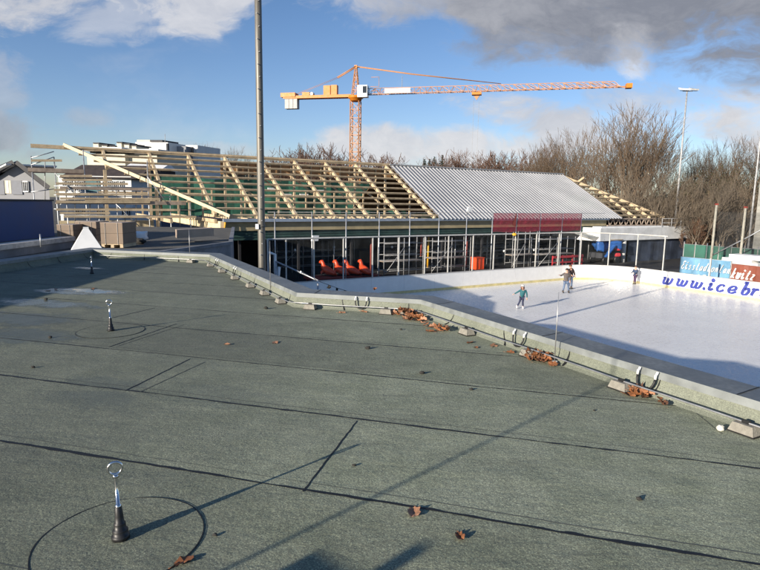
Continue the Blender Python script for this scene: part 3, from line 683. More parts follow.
q = atd(87, 247.5, 16.3); o = thing('pyramid_vent', q, 'white truncated pyramid standing just behind the far parapet corner', 'roof vent')
b = MB(); wq = .44; zt = .56; c0 = [q+Vector((sx*wq, sy*wq, -.12)) for sx, sy in ((-1, -1), (1, -1), (1, 1), (-1, 1))]
rot = Matrix.Rotation(R(28), 3, 'Z'); c0 = [q + rot@(p_-q) for p_ in c0]; c1 = [q + (p_-q)*.16 + Vector((0, 0, zt)) for p_ in c0]
b.poly(c1)
for k in range(4): b.quad(c0[k], c0[(k+1) % 4], c1[(k+1) % 4], c1[k])
b.build('hood', M['white2'], o); MB().cbox(q+Vector((0, 0, zt-.02)), .14, .14, .05, R(28)).build('cap', M['white2'], o)

def pallet(px0, px1, py_b, py_t, Y, dp, lb, rz=0, n_=3):
    a, b_ = atd(px0, py_b, Y), atd(px1, py_b, Y); h = atd(px0, py_t, Y).z - a.z; wd = (b_-a).length; c = (a+b_)/2 + Vector((0, dp/2, 0)); c.z = min(c.z, 4.20)
    h = atd((px0+px1)/2, py_t, Y).z - c.z
    o = thing('pallet_stack', c, lb, 'pallet', 'wrapped board stacks on the annex roof')
    b = MB()
    for k in (-1, 0, 1): b.cbox(c+Vector((k*wd*.42, 0, 0)), .1, dp*.96, .09)
    b.cbox(c+Vector((0, 0, .092)), wd*.98, dp*.98, .025); b.build('pallet', M['wood'], o)
    for k in range(n_): MB().cbox(c+Vector((rnd.uniform(-.01, .01), 0, .12+(h-.12)*k/n_+.004)), wd, dp, (h-.12)/n_-.006).build('board_pack', M['card'], o)
    b = MB(); b.cbox(c+Vector((0, 0, h)), wd*1.01, dp*1.01, .012); b.build('top_sheet', M['cardp'], o)
    for s in (-.28, .28): MB().bar(c+Vector((s*wd, -dp/2-.006, .1)), c+Vector((s*wd, -dp/2-.006, h)), .02, .004).build('strap', M['white2'], o)
pallet(58, 74, 245, 225, 18.2, .9, 'brown wrapped pallet stack beside the blue cabin, partly behind the white pyramid')
pallet(76, 97, 245, 222, 18.8, .9, 'brown wrapped pallet stack with a pale top behind the white pyramid')
pallet(101, 123, 245, 223, 17.9, 1.0, 'brown wrapped pallet stack right of the white pyramid', n_=2)
q = atd(177, 238.3, 20.3); e = atd(214, 236.0, 21.6)
b = MB(); b.box(q, (e-q), (-.25, .55, 0), (0, 0, .30)); solo('board_bundle', b, M['cardp'], 'long pinkish bundle of boards lying on the annex roof edge', 'board bundle')
q = atd(137, 240, 20.5); b = MB(); b.blob(q+Vector((0, 0, .14)), .42, .3, .20, 12, 8, .5, 4); solo('white_sack', b, M['white2'], 'crumpled pale tarpaulin sack lying on the annex roof', 'sack')
q = atd(140, 243.5, 19.6); b = MB(); b.blob(q+Vector((0, 0, .08)), .20, .16, .11, 10, 7, .4, 8); solo('dark_sack', b, M['stone'], 'small dark bag in front of the crumpled pale sack', 'sack')

# ------------------------------------------------------------------ the ice hall under construction
FO, RO, BO, ZE, ZRG = 38.1, 46.1, 54.1, 4.35, 8.93
aL = A_of(224, 221, FO); aRL = A_of(64, 152, RO); aRX = A_of(31, 152, RO); aE = A_of(664, 217, FO); aR = aE-8.0
am0 = (A_of(390, 164, RO)+A_of(437, 218, FO))/2; am1 = (A_of(570, 178, RO)+A_of(611, 218, FO))/2
def S(a, f, dz=0): return W(a, FO+8*f, ZE+(ZRG-ZE)*f+dz)
NS = (ON*-(ZRG-ZE) + Vector((0, 0, 8))).normalized()
hall = thing('ice_hall', W((aL+aE)/2, 46, 0), 'long ice hall under construction, half clad in grey metal with bare timber roof framing', 'building')
# corrugated sheet
b = MB(); per = .42; n_ = int((am1-am0)/per); prof = []
for k in range(n_):
    a = am0+(am1-am0)*k/n_; prof += [(a, .20), (a+per*.5, .20), (a+per*.62, .285), (a+per*.86, .285)]
prof.append((am1, .20))
for i in range(len(prof)-1):
    (a0, d0), (a1, d1) = prof[i], prof[i+1]
    b.quad(S(a0, -.035)+NS*d0, S(a1, -.035)+NS*d1, S(a1, 1.0)+NS*d1, S(a0, 1.0)+NS*d0)
b.build('metal_roof', M['roofmetal'], hall)
b = MB(); b.quad(S(am0, -.03)+NS*.16, S(am1, -.03)+NS*.16, S(am1, 1.0)+NS*.16, S(am0, 1.0)+NS*.16); b.build('roof_underlay', M['boarding'], hall)
b = MB(); b.bar(S(am0, 1, .27), S(am1, 1, .27), .5, .10); b.build('ridge_cap', M['roofmetal'], hall)
# rafters
raf = [A_of(px, py, RO) for px, py in ((103, 154), (149, 157), (188, 159.5), (224.5, 160.5), (260, 162), (294, 163), (325, 164), (355, 165))] + [am0-.35]
MP = W(0, 0, 0)
def vf(a):                                  # valley fraction at a
    return max(0, min(1, (aL-a)/(aL-aRL)))
for a in raf: MB().bar(S(a, max(vf(a), -.02), .10), S(a, 1.0, .10), .17, .26, NS).build('rafter', M['wood'], hall)
k = 1; a = am1+.2
hipf = lambda a: max(0, min(1, (aE-a)/8.0))
while a < aE-.5:
    MB().bar(S(a, -.01, .10), S(a, hipf(a), .10), .17, .26, NS).build('rafter', M['wood'], hall); a += 2.45
for k in range(11):
    f = .02+k*.097
    a0 = aL-(aL-aRL)*f-.1
    MB().bar(S(a0, f, .24), S(am0+.05, f, .24), .09, .13, NS).build('purlin', M['wood'], hall)
    a1 = aE-8*f
    if a1-am1 > 1: MB().bar(S(am1+.02, f, .24), S(a1+.25, f, .24), .10, .15, NS).build('purlin', M['wood'], hall)
MB().bar(S(aRX, 1, .22), S(am0, 1, .22), .2, .26).build('ridge_beam', M['wood'], hall)
MB().bar(S(am1, 1, .18), S(aR, 1, .18), .2, .26).build('ridge_beam', M['wood'], hall)
MB().bar(S(aL+.35, -.02, .38), S(aRL, 1.0, .42), .10, .22).build('valley_rafter', M['wood_pale'], hall)
MB().bar(S(aE, 0, .10), S(aR, 1.0, .10), .18, .30).build('hip_rafter', M['wood'], hall)
# end hip face framing and far slope
for k in range(1, 6):
    o_ = FO+16*k/6; h_ = 1-abs(k/6*2-1); MB().bar(W(aE, o_, ZE), W(aE-8*h_, o_, ZE+(ZRG-ZE)*h_), .15, .24).build('rafter', M['wood'], hall)
def SB(a, f, dz=0): return W(a, BO-8*f, ZE+(ZRG-ZE)*f+dz)
for a in [am1+1, am1+4]: MB().bar(SB(a, 0, .1), SB(a, .98, .1), .16, .24).build('rafter', M['wood'], hall)
for f in (.05, .2, .35): MB().bar(SB(raf[0], f, .22), SB(am0, f, .22), .1, .14).build('purlin', M['wood'], hall)
a0, a1 = A_of(222, 165, RO), am0+1
MB().prism([SB(am0, 0, .2), SB(am1, 0, .2), SB(am1, .985, .2), SB(am0, .985, .2)], (0, 0, .03)).build('roof_boarding', M['boarding'], hall)
# lattice work inside the roof space: posts and struts of the trusses
for a in raf[1:]:
    MB().bar(W(a, RO, 4.1), W(a, RO, ZRG), .16, .16).build('king_post', M['wood'], hall)
    MB().bar(W(a, FO+.4, 4.3), W(a, BO-.4, 4.3), .16, .24).build('tie_beam', M['wood'], hall)
    for s in (-1, 1):
        MB().bar(W(a, RO+s*4.2, 4.4), W(a, RO+s*4.2, 6.5), .10, .12).build('strut', M['wood'], hall)
for a in raf[3:-1]:
    MB().bar(W(a+.3, RO+2, 8.0), W(a+3.3, RO+1, 5.6), .07, .16).build('wind_brace', M['wood'], hall)
MB().prism([W(a0, RO+.5, 7.75), W(am0+.6, RO+.5, 7.95), W(am0+.6, RO+.5, 8.75), W(a0, RO+.5, 8.75)], ON*.05).build('ridge_boarding', M['boarding'], hall)
for k in range(16):
    x_ = a0+.4+(am0-a0-.6)*k/16; MB().bar(W(x_, RO+.43, 7.3), W(x_, RO+.43, 8.8), .07, .09).build('ridge_stud', M['wood'], hall)
a_g0 = A_of(152, 200, 53)
for (o_, z0, z1, g0, g1) in ((53.2, 4.2, 7.6, a_g0, am0+2), (47.5, 4.25, 5.0, A_of(215, 212, 47), am0+3), (53.4, 4.2, 6.5, am1-1, aE-2)):
    g = MB(); n_ = 24
    for k in range(n_):
        x0, x1 = g0+(g1-g0)*k/n_, g0+(g1-g0)*(k+1)/n_; s0 = .10*math.sin(k*1.9)+.10*math.sin(k*.7); s1 = .10*math.sin((k+1)*1.9)+.10*math.sin((k+1)*.7)
        g.quad(W(x0, o_+s0, z0), W(x1, o_+s1, z0), W(x1, o_+s1, z1+s1*.5), W(x0, o_+s0, z1+s0*.5))
    g.build('safety_netting', M['greennet'], hall)
for k, (px, py) in enumerate(((292, 197), (300, 196), (283, 196), (317, 192), (268, 190))):
    p_ = pl(px, py, 52.6); MB().box(p_, AX*.9, ON*.1, Vector((0, 0, .22))).build('white_sheet', M['white2'], hall)
# eave, fascia, walls
aF = A_of(607, 219, FO)
MB().box(W(aL-.1, FO-.32, ZE-.10), AX*(aF-aL+.1), ON*.34, Vector((0, 0, .20))).build('gutter', M['flash'], hall)
MB().box(W(aL, FO+.05, ZE-.72), AX*(aF-aL), ON*.12, Vector((0, 0, .61))).build('fascia_board', M['fascia'], hall)
MB().box(W(aL, FO+.22, ZE-1.38), AX*(aF-aL), ON*.10, Vector((0, 0, .65))).build('green_panel', M['dkgreen'], hall)
for z_ in (ZE-.35, ZE-.95, ZE-1.15): MB().bar(W(aL, FO+.03 if z_ > 3.7 else FO+.19, z_), W(aF, FO+.03 if z_ > 3.7 else FO+.19, z_), .05, .06).build('cladding_rail', M['fascia'] if z_ > 3.7 else M['dkgreen'], hall)
MB().box(W(aL, FO+.4, ZE-.32), AX*(aE-aL), ON*8.8, Vector((0, 0, .08))).build('light_stop_deck', M['dark'], hall)  # dark deck added to keep light from the open roof out of the hall
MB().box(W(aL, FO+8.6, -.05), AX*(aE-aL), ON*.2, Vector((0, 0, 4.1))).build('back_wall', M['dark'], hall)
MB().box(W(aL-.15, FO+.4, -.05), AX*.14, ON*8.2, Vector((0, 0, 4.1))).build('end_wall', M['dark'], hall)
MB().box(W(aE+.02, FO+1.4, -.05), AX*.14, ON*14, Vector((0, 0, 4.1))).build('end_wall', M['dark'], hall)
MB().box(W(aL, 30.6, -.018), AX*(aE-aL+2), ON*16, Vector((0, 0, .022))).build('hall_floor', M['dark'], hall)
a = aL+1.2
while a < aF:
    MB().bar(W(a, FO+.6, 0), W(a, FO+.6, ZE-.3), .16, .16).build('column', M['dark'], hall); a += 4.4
r2 = random.Random(21)
for k in range(15):
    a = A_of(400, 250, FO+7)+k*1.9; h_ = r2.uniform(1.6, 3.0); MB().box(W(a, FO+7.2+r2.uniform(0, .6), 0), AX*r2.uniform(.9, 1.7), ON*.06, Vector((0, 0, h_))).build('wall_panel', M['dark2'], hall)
# timber lattice girder at the unfinished right end
a0, a1 = aF+.1, aE
b = MB(); b.bar(W(a0, FO, ZE), W(a1, FO, ZE), .14, .14); b.bar(W(a0, FO, ZE-.7), W(a1, FO, ZE-.7), .14, .14); n_ = 11
for k in range(n_):
    x0 = a0+(a1-a0)*k/n_; x1 = a0+(a1-a0)*(k+.5)/n_; x2 = a0+(a1-a0)*(k+1)/n_
    b.bar(W(x0, FO, ZE), W(x1, FO, ZE-.7), .08, .08); b.bar(W(x1, FO, ZE-.7), W(x2, FO, ZE), .08, .08)
b.build('lattice_girder', M['wood_dark'], hall)
b = MB(); x0, x1 = A_of(540, 240, FO+1), A_of(603, 240, FO+1); n_ = 12
for z_ in (3.15, 2.75): b.bar(W(x0, FO+1, z_), W(x1, FO+1, z_), .07)
for k in range(n_):
    a_, c_, d_ = [x0+(x1-x0)*(k+j)/n_ for j in (0, .5, 1)]; b.bar(W(a_, FO+1, 3.15), W(c_, FO+1, 2.75), .05); b.bar(W(c_, FO+1, 2.75), W(d_, FO+1, 3.15), .05)
b.build('steel_truss', M['steel_dull'], hall)
# wall plate of the unbuilt left wing
MB().box(W(aL-.3, FO-.2, 3.62), AX*.3, ON*24, Vector((0, 0, .66))).build('wall_plate', M['wood_pale'], hall)
for k in range(14): MB().box(W(aL-.36+.3+.025, FO+.2+1.7*k, 3.62), AX*.03, ON*.07, Vector((0, 0, .66))).build('joint_batten', M['wood'], hall)
b = MB(); b.tube([W(aL-.02, FO+.1, 4.3), W(aL+.02, FO-.26, 4.2), W(aL-.05, FO-.3, 3.8), W(aL-.5, FO-.28, 3.45)], .06, 6); solo('yellow_strap', b, M['yellow'], 'yellow lifting strap hanging at the end of the pale beam', 'strap')
for px in (108, 151, 158): MB().bar(pl(px, 228, 44).xy.to_3d(), pl(px, 228, 44).xy.to_3d()+Vector((0, 0, pl(px, 170, 44).z)), .2, .2).build('inner_post', M['wood'], hall)
# things standing inside
def tubes(name, label, cat, segs, m, r_=.024, group=None):
    pts = [p_ for s_ in segs for p_ in s_]; base = Vector((sum(p_.x for p_ in pts)/len(pts), sum(p_.y for p_ in pts)/len(pts), min(p_.z for p_ in pts)))
    o = thing(name, base, label, cat, group); return o
def tower(px0, px1, off, zt, lb):
    a0, a1 = A_of(px0, 260, off), A_of(px1, 260, off); o = thing('scaffold_tower', W((a0+a1)/2, off, 0), lb, 'scaffold', 'working scaffolds inside the ice hall')
    n_ = max(2, round((a1-a0)/2.2)); xs = [a0+(a1-a0)*k/n_ for k in range(n_+1)]
    for x in xs:
        for d_ in (0, .9): MB().tube([W(x, off+d_, 0), W(x, off+d_, zt)], .03, 6).build('standard', M['steel_dull'], o)
    for z_ in (.5, 1.25, 1.7, 2.6):
        for d_ in (0, .9): MB().tube([W(a0, off+d_, z_), W(a1, off+d_, z_)], .024, 6).build('ledger', M['steel_dull'], o)
    MB().box(W(a0, off, 1.2), AX*(a1-a0), ON*.9, Vector((0, 0, .05))).build('deck', M['wood_dark'], o)
    for i in range(0, len(xs)-1, 2): MB().tube([W(xs[i], off-.03, .2), W(xs[i+1], off-.03, 2.3)], .024, 6).build('brace', M['steel_dull'], o)
    return o
tower(384, 423, 36.4, 3.0, 'grey tube scaffold inside the hall right of the orange skating aids')
tower(432, 470, 37.0, 2.9, 'grey tube scaffold inside the hall beside the yellow pole')
tower(538, 574, 36.0, 2.8, 'grey tube scaffold inside the hall behind the red barrier')
tower(277, 352, 42.0, 3.0, 'dim scaffold deep in the hall behind the orange skating aids')
tower(474, 510, 40.8, 3.2, 'grey tube scaffold inside the hall right of the orange crate')
tower(512, 536, 36.6, 3.3, 'grey tube scaffold inside the hall left of the red barrier')
tower(384, 470, 43.2, 3.4, 'long dim scaffold against the back of the hall behind the yellow pole')
tower(476, 580, 43.6, 3.4, 'long dim scaffold against the back of the hall behind the red barrier')
for px, off, zb, zt, m_, lb in ((428, 39.2, .2, 3.0, 'yellow', 'yellow vertical pole inside the hall behind the glazing'), (371, 38.9, 0, 4.1, 'rust', 'dark red prop inside the hall beside the orange skating aids'), (466.5, 38.9, 0, 3.6, 'rust', 'dark red prop inside the hall left of the orange crate'), (421, 39.1, 1.2, 3.2, 'rust', 'short dark red prop inside the hall left of the yellow pole')):
    p_ = W(A_of(px, 255, off), off, zb); o = thing('prop', p_, lb, 'pole', 'coloured props inside the ice hall')
    MB().tube([p_, p_+Vector((0, 0, zt-zb))], .085 if m_ == 'yellow' else .075, 8).build('tube', M[m_], o); MB().cbox(p_-Vector((0, 0, .0)), .25, .25, .03, R(31)).build('foot_plate', M['steel_dull'], o)
def skateaid(px, off, yaw, lb):
    base = W(A_of(px, 275, off), off, .45); o = thing('skating_aid', base, lb, 'skating aid', 'orange seal shaped skating aids parked by the rink')
    q = Matrix.Rotation(yaw, 3, 'Z'); P = lambda x, y, z: base + q@Vector((x, y, z))
    b = MB(); b.tube([P(-.85, 0, .12), P(-.55, 0, .22), P(-.15, 0, .34), P(.12, 0, .42), P(.26, 0, .56), P(.32, 0, .74), P(.36, 0, .88), P(.43, 0, .97), P(.56, 0, .95), P(.68, 0, .90)], [.05, .17, .29, .30, .22, .15, .13, .15, .12, .06], 14); b.build('body', M['orange'], o)
    for s in (-1, 1): MB().tube([P(.15, s*.22, .36), P(.12, s*.50, .28), P(.0, s*.68, .16)], [.10, .09, .03], 8).build('flipper', M['orange'], o)
    MB().tube([P(-.7, 0, .12), P(-.85, .1, .22), P(-.98, .2, .24)], [.06, .05, .015], 8).build('tail', M['orange'], o)
    for s in (-1, 1): MB().bar(P(-.7, s*.17, .02), P(.35, s*.17, .02), .05, .04).build('runner', M['black'], o)
    MB().tube([P(.3, -.28, .70), P(.3, .28, .70)], .02, 6).build('handle', M['black'], o)
    return o
for px, off, yaw, lb in ((327, 36.4, 2.6, 'leftmost orange skating aid, deepest in the shade of the hall'), (340, 36.2, 2.5, 'second orange skating aid from the left'), (351, 36.0, 2.7, 'third orange skating aid from the left, neck upright'), (364, 35.7, 2.3, 'rightmost and brightest orange skating aid')): skateaid(px, off, yaw, lb)
p_ = W(A_of(345, 277, 36.1), 36.1, 0); o = thing('parking_table', p_, 'low dark red platform carrying the orange skating aids', 'platform')
MB().box(p_-AX*2.9-ON*.9+Vector((0, 0, .30)), AX*5.4, ON*1.7, Vector((0, 0, .13))).build('top', M['rust'], o)
for s in (-2.7, 0, 2.3):
    for u_ in (-.8, .6): MB().box(p_+AX*s+ON*u_, AX*.12, ON*.12, Vector((0, 0, .30))).build('leg', M['rust'], o)
def crate(c, sx, sy, h, m, label, cat):
    o = thing('crate', c, label, cat); b = MB()
    b.box(c, AX*sx, ON*sy, Vector((0, 0, .05)))
    for p0, x, y in ((c, AX*sx, ON*.05), (c+ON*(sy-.05), AX*sx, ON*.05), (c+ON*.052, AX*.05, ON*(sy-.104)), (c+AX*(sx-.05)+ON*.052, AX*.05, ON*(sy-.104))): b.box(p0+Vector((0, 0, .052)), x, y, Vector((0, 0, h-.052)))
    b.build('bin', m, o); b = MB()
    for x in (0, .45, .9): b.box(c+AX*(sx*x)-ON*.025+Vector((0, 0, .06)), AX*.07, ON*.022, Vector((0, 0, h-.1)))
    b.build('rib', m, o); MB().box(c-AX*.04-ON*.04+Vector((0, 0, h)), AX*(sx+.08), ON*(sy+.08), Vector((0, 0, .06))).build('lid', m, o)
q = W(A_of(476, 270, 36.0), 36.0, .25); crate(q, .85, .7, .95, M['orange'], 'orange plastic crate standing inside the hall behind the boards', 'crate')
r3 = random.Random(5)
desc = ['grey prop in the hall %s' % d_ for d_ in ('between the first two guard posts', 'right of the big mast', 'left of the orange skating aids', 'above the leftmost skating aid', 'behind the third skating aid', 'just right of the dark red prop by the skating aids', 'left of the yellow pole', 'right of the yellow pole', 'between the yellow pole and the orange crate', 'right of the orange crate', 'left of the red barrier', 'behind the left end of the red barrier', 'behind the right end of the red barrier', 'left of the blue sheeted machine')]
for px, d_ in zip((292, 303, 322, 334, 354, 379, 416, 440, 455, 487, 531, 548, 577, 588), desc):
    off = r3.uniform(39.5, 43.5); p_ = W(A_of(px, 255, off), off, 0); h_ = r3.uniform(2.6, 3.6); o = thing('prop', p_, d_, 'pole', 'grey props inside the ice hall')
    MB().tube([p_, p_+Vector((0, 0, h_))], .045, 6).build('tube', M['steel'], o); MB().tube([p_+Vector((0, 0, h_*.5)), p_+Vector((0, 0, h_*.56))], .07, 6).build('collar', M['steel_dull'], o)
for px, py, d_ in ((295, 250, 'small white site lamp deep in the dark left end of the hall'), (334, 247, 'small white site lamp above the second skating aid'), (392, 247, 'small white site lamp above the grey tube scaffold'), (504, 251, 'small white site lamp in the middle of the hall'), (534, 250, 'small white site lamp left of the red barrier')):
    off = 39.8; p_ = pl(px, py, off); o = thing('site_lamp', p_, d_, 'lamp', 'small site lamps hanging in the hall'); MB().blob(p_, .09, .09, .11, 8, 6).build('bulb', M['white2'], o); MB().tube([p_+Vector((0, 0, .08)), Vector((p_.x, p_.y, ZE-.33))], .012, 5).build('cord', M['black'], o)
# red barrier, covered machine
a0, a1 = A_of(553, 264, 33.5), A_of(583, 264, 33.5); o = thing('red_barrier', W((a0+a1)/2, 33.5, 0), 'low red railing just behind the far boards', 'barrier')
MB().box(W(a0, 33.5, 1.18), AX*(a1-a0), ON*.06, Vector((0, 0, .20))).build('top_board', M['redp'], o)
MB().box(W(a0, 33.5, .75), AX*(a1-a0), ON*.05, Vector((0, 0, .12))).build('lower_board', M['redp'], o)
for k in range(4): MB().box(W(a0+(a1-a0-.08)*k/3, 33.57, 0), AX*.08, ON*.08, Vector((0, 0, 1.4))).build('post', M['redp'], o)
c = W(A_of(604, 265, 37.0), 37.0, 0); o = thing('covered_machine', c, 'blue sheeted ice machine with red details parked under the grey slab', 'machine')
MB().box(c-AX*1.4-ON*.8+Vector((0, 0, .55)), AX*2.6, ON*1.6, Vector((0, 0, .5))).build('chassis', M['dark2'], o)
MB().blob(c+AX*.3+Vector((0, 0, 1.75)), 1.2, .75, .50, 20, 12, .5, 5, .45).build('cover', M['bluet'], o)
MB().blob(c-AX*1.35-ON*.4+Vector((0, 0, 1.85)), .36, .34, .62, 14, 10, .5, 6, .45).build('cover', M['bluet'], o)
MB().bar(c-AX*1.1-ON*.9+Vector((0, 0, .7)), c+AX*.2-ON*.9+Vector((0, 0, 1.8)), .35, .12).build('conveyor', M['bluet'], o)
for z_ in (.85, 1.45): MB().blob(c+AX*.75-ON*.85+Vector((0, 0, z_)), .40, .12, .17, 12, 8, .2, 7, .5).build('red_bumper', M['redp'], o)
MB().box(c-AX*.5-ON*.85+Vector((0, 0, 2.32)), AX*2.0, ON*1.5, Vector((0, 0, .07))).build('top_board', M['wood'], o)
for s in (-.9, .9):
    for u_ in (-.75, .75): MB().tube([c+AX*s+ON*(u_-.12)+Vector((0, 0, .38)), c+AX*s+ON*(u_+.12)+Vector((0, 0, .38))], .38, 14).build('wheel', M['black'], o)

# ------------------------------------------------------------------ grey slab pavilion at the corner of the rink
PO = 36.2; p0, p1 = A_of(592, 235, PO), A_of(691, 235, PO); zt = pl(650, 227.5, PO).z; zb = pl(650, 239.5, PO).z
o = thing('corner_pavilion', W((p0+p1)/2, PO+2, 0), 'grey concrete slab pavilion with navy tarpaulin walls at the rink corner', 'pavilion')
MB().box(W(p0+1.2, PO, zb), AX*(p1-p0-1.2), ON*6, Vector((0, 0, zt-zb))).build('roof_slab', mat('pale_slab', (.74, .74, .72), .8, var=.12, scale=1.2), o)
MB().prism([W(p0-.4, PO+.1, zb+.35), W(p0+1.2, PO+.1, zb+.35), W(p0+1.2, PO+5, zt-.1), W(p0+.4, PO+5, zt-.1)], (0, 0, .06)).build('canopy', M['canopy'], o)
MB().box(W(p0+1.6, PO+.25, zt+.003), AX*(p1-p0-5.5), ON*1.0, Vector((0, 0, .12))).build('roof_sheet', M['white2'], o)
x0 = A_of(630, 250, PO)
g = MB(); n_ = 14
for k in range(n_):
    xa, xb = x0+(p1-.2-x0)*k/n_, x0+(p1-.2-x0)*(k+1)/n_; s0, s1 = .06*math.sin(k*2.3), .06*math.sin((k+1)*2.3)
    g.quad(W(xa, PO+.25+s0, 0), W(xb, PO+.25+s1, 0), W(xb, PO+.25+s1*.4, zb), W(xa, PO+.25+s0*.4, zb))
for k in range(6): g.quad(W(p1-.2, PO+.25+k*.9, 0), W(p1-.2, PO+.25+(k+1)*.9, 0), W(p1-.2, PO+.25+(k+1)*.9, zb), W(p1-.2, PO+.25+k*.9, zb))
g.build('tarpaulin', M['navy'], o)
MB().box(W(p0+.5, PO+5.2, 0), AX*(p1-p0-.8), ON*.15, Vector((0, 0, zb))).build('back_wall', M['dark'], o)
MB().tube([W(A_of(626, 250, PO), PO+.3, 0), W(A_of(626, 250, PO), PO+.3, zb)], .24, 14).build('column', M['concrete'], o)
b = MB(); xr0, xr1 = A_of(664, 222, PO), p1-.1
for z_ in (.45, .9): MB().tube([W(xr0, PO+.2, zt+z_), W(xr1, PO+.2, zt+z_)], .03, 6).build('railing_bar', M['steel_dull'], o)
for k in range(4): MB().tube([W(xr0+(xr1-xr0)*k/3, PO+.2, zt), W(xr0+(xr1-xr0)*k/3, PO+.2, zt+.95)], .035, 6).build('railing_post', M['steel_dull'], o)
q = W(p1-.05, PO+.3, 0); solo('post', MB().tube([q, q+Vector((0, 0, pl(690, 207, PO).z))], .07, 8), M['wood_dark'], 'dark post rising beside the right end of the grey pavilion roof', 'post')

# ------------------------------------------------------------------ rink boards, glazing frame, nets
rb = thing('rink_boards', W(20, OF, 0), 'white rink boards with a yellow kickplate and blue web address around the ice', 'rink boards')
path = board_path(0); pos_o = board_path(.10)
# split into panels about 2.4 m long
cum = [0]
for i in range(len(path)-1): cum.append(cum[-1] + math.dist(path[i], path[i+1]))
def along(s, off=0):
    for i in range(len(path)-1):
        if s <= cum[i+1] or i == len(path)-2:
            f = (s-cum[i])/(cum[i+1]-cum[i]); a = path[i][0]+(path[i+1][0]-path[i][0])*f; o_ = path[i][1]+(path[i+1][1]-path[i][1])*f
            j0, j1 = path[max(i-1, 0)], path[min(i+2, len(path)-1)]
            t0 = Vector((path[i+1][0]-path[i][0], path[i+1][1]-path[i][1])).normalized(); n0 = Vector((-t0.y, t0.x))
            return a+n0.x*off, o_+n0.y*off
tot_b = cum[-1]; pn = 2.4; s = 0
HB = 1.12
def shell(mb, s0, s1, din, dout, z0, z1):
    k = max(1, int((s1-s0)/.35)); pp = [s0+(s1-s0)*i/k for i in range(k+1)]
    inn = [along(x, din) for x in pp]; out = [along(x, dout) for x in pp]
    for i in range(k):
        A, B, C, D = inn[i], inn[i+1], out[i+1], out[i]
        mb.quad(W(*A, z0), W(*B, z0), W(*B, z1), W(*A, z1)); mb.quad(W(*D, z1), W(*C, z1), W(*C, z0), W(*D, z0)); mb.quad(W(*A, z1), W(*B, z1), W(*C, z1), W(*D, z1))
    for i in (0, k): mb.quad(W(*inn[i], z0), W(*out[i], z0), W(*out[i], z1), W(*inn[i], z1))
while s < tot_b-.5:
    e = min(s+pn, tot_b); b = MB(); shell(b, s+.006, e-.006, 0, .10, -.02, HB); b.build('board_panel', M['board'], rb); s = e
b = MB(); shell(b, 0, tot_b, -.012, -.002, 0, .17); b.build('kickplate', M['kick'], rb)
b = MB(); shell(b, 0, tot_b, -.02, .13, HB+.002, HB+.045); b.build('top_rail', M['rail_white'], rb)
# web address, heavy slanted script
def bez(pts, n_=10):
    out = []
    for i in range(len(pts)-1):
        p0 = pts[max(i-1, 0)]; p1 = pts[i]; p2 = pts[i+1]; p3 = pts[min(i+2, len(pts)-1)]
        for k in range(n_):
            t_ = k/n_; out.append(tuple(.5*((2*p1[j]) + (-p0[j]+p2[j])*t_ + (2*p0[j]-5*p1[j]+4*p2[j]-p3[j])*t_**2 + (-p0[j]+3*p1[j]-3*p2[j]+p3[j])*t_**3) for j in (0, 1)))
    out.append(pts[-1]); return out
GL = {'w': [[(.0, .86), (.06, .98), (.14, .9), (.12, .4), (.2, .06), (.38, .06), (.5, .35), (.53, .95)], [(.53, .95), (.5, .4), (.58, .06), (.76, .06), (.9, .4), (.93, 1.0)]],
      'i': [[(.1, .7), (.3, .98), (.36, .8), (.26, .35), (.36, .06), (.6, .06), (.85, .3)]],
      'c': [[(.82, .72), (.66, .95), (.38, .95), (.14, .7), (.10, .35), (.3, .06), (.6, .05), (.95, .3)]],
      'e': [[(.18, .42), (.5, .45), (.78, .62), (.72, .9), (.42, .97), (.14, .7), (.10, .35), (.3, .06), (.6, .05), (.98, .3)]],
      'b': [[(.02, 1.5), (.18, 1.82), (.26, 1.6), (.16, .6), (.20, .2), (.4, .04), (.7, .12), (.86, .5), (.72, .9), (.5, .92), (.3, .7)]],
      'r': [[(.0, .75), (.14, .98), (.22, .8), (.16, .3), (.15, .04)], [(.2, .6), (.4, .92), (.62, .98), (.74, .78)]],
      'u': [[(.0, .86), (.1, .98), (.16, .8), (.12, .3), (.3, .05), (.6, .1), (.8, .5), (.84, .98)]],
      'E': [[(.95, 1.5), (.55, 1.72), (.2, 1.45), (.5, 1.0), (.1, .6), (.2, .15), (.6, .03), (1, .3)]], 's': [[(.7, .85), (.4, .97), (.2, .78), (.6, .4), (.5, .06), (.1, .12)]],
      't': [[(.45, 1.5), (.35, .8), (.3, .2), (.5, .03), (.8, .2)], [(.1, 1.0), (.75, 1.04)]], 'a': [[(.75, .8), (.45, .97), (.12, .6), (.2, .1), (.5, .1), (.75, .7)], [(.78, .95), (.7, .3), (.95, .1)]],
      'd': [[(.75, .8), (.45, .97), (.12, .6), (.2, .1), (.5, .1), (.75, .6)], [(.88, 1.7), (.74, .3), (.98, .08)]], 'o': [[(.5, .97), (.15, .7), (.15, .2), (.5, .04), (.82, .35), (.8, .75), (.52, .96)]],
      'n': [[(.05, .95), (.12, .05)], [(.12, .5), (.4, .95), (.7, .85), (.66, .2), (.9, .06)]], 'L': [[(.5, 1.7), (.3, .9), (.12, .1)], [(.1, .06), (.5, .1), (.95, .05)]],
      'k': [[(.25, 1.7), (.1, .03)], [(.7, .95), (.2, .5)], [(.25, .52), (.5, .2), (.85, .04)]], 'z': [[(.1, .92), (.75, .94)], [(.74, .92), (.1, .08)], [(.1, .05), (.8, .06)]],
      'I': [[(.5, 1.6), (.35, .05)]], 'C': [[(.9, 1.3), (.6, 1.6), (.2, 1.1), (.15, .4), (.45, .04), (.85, .3)]]}
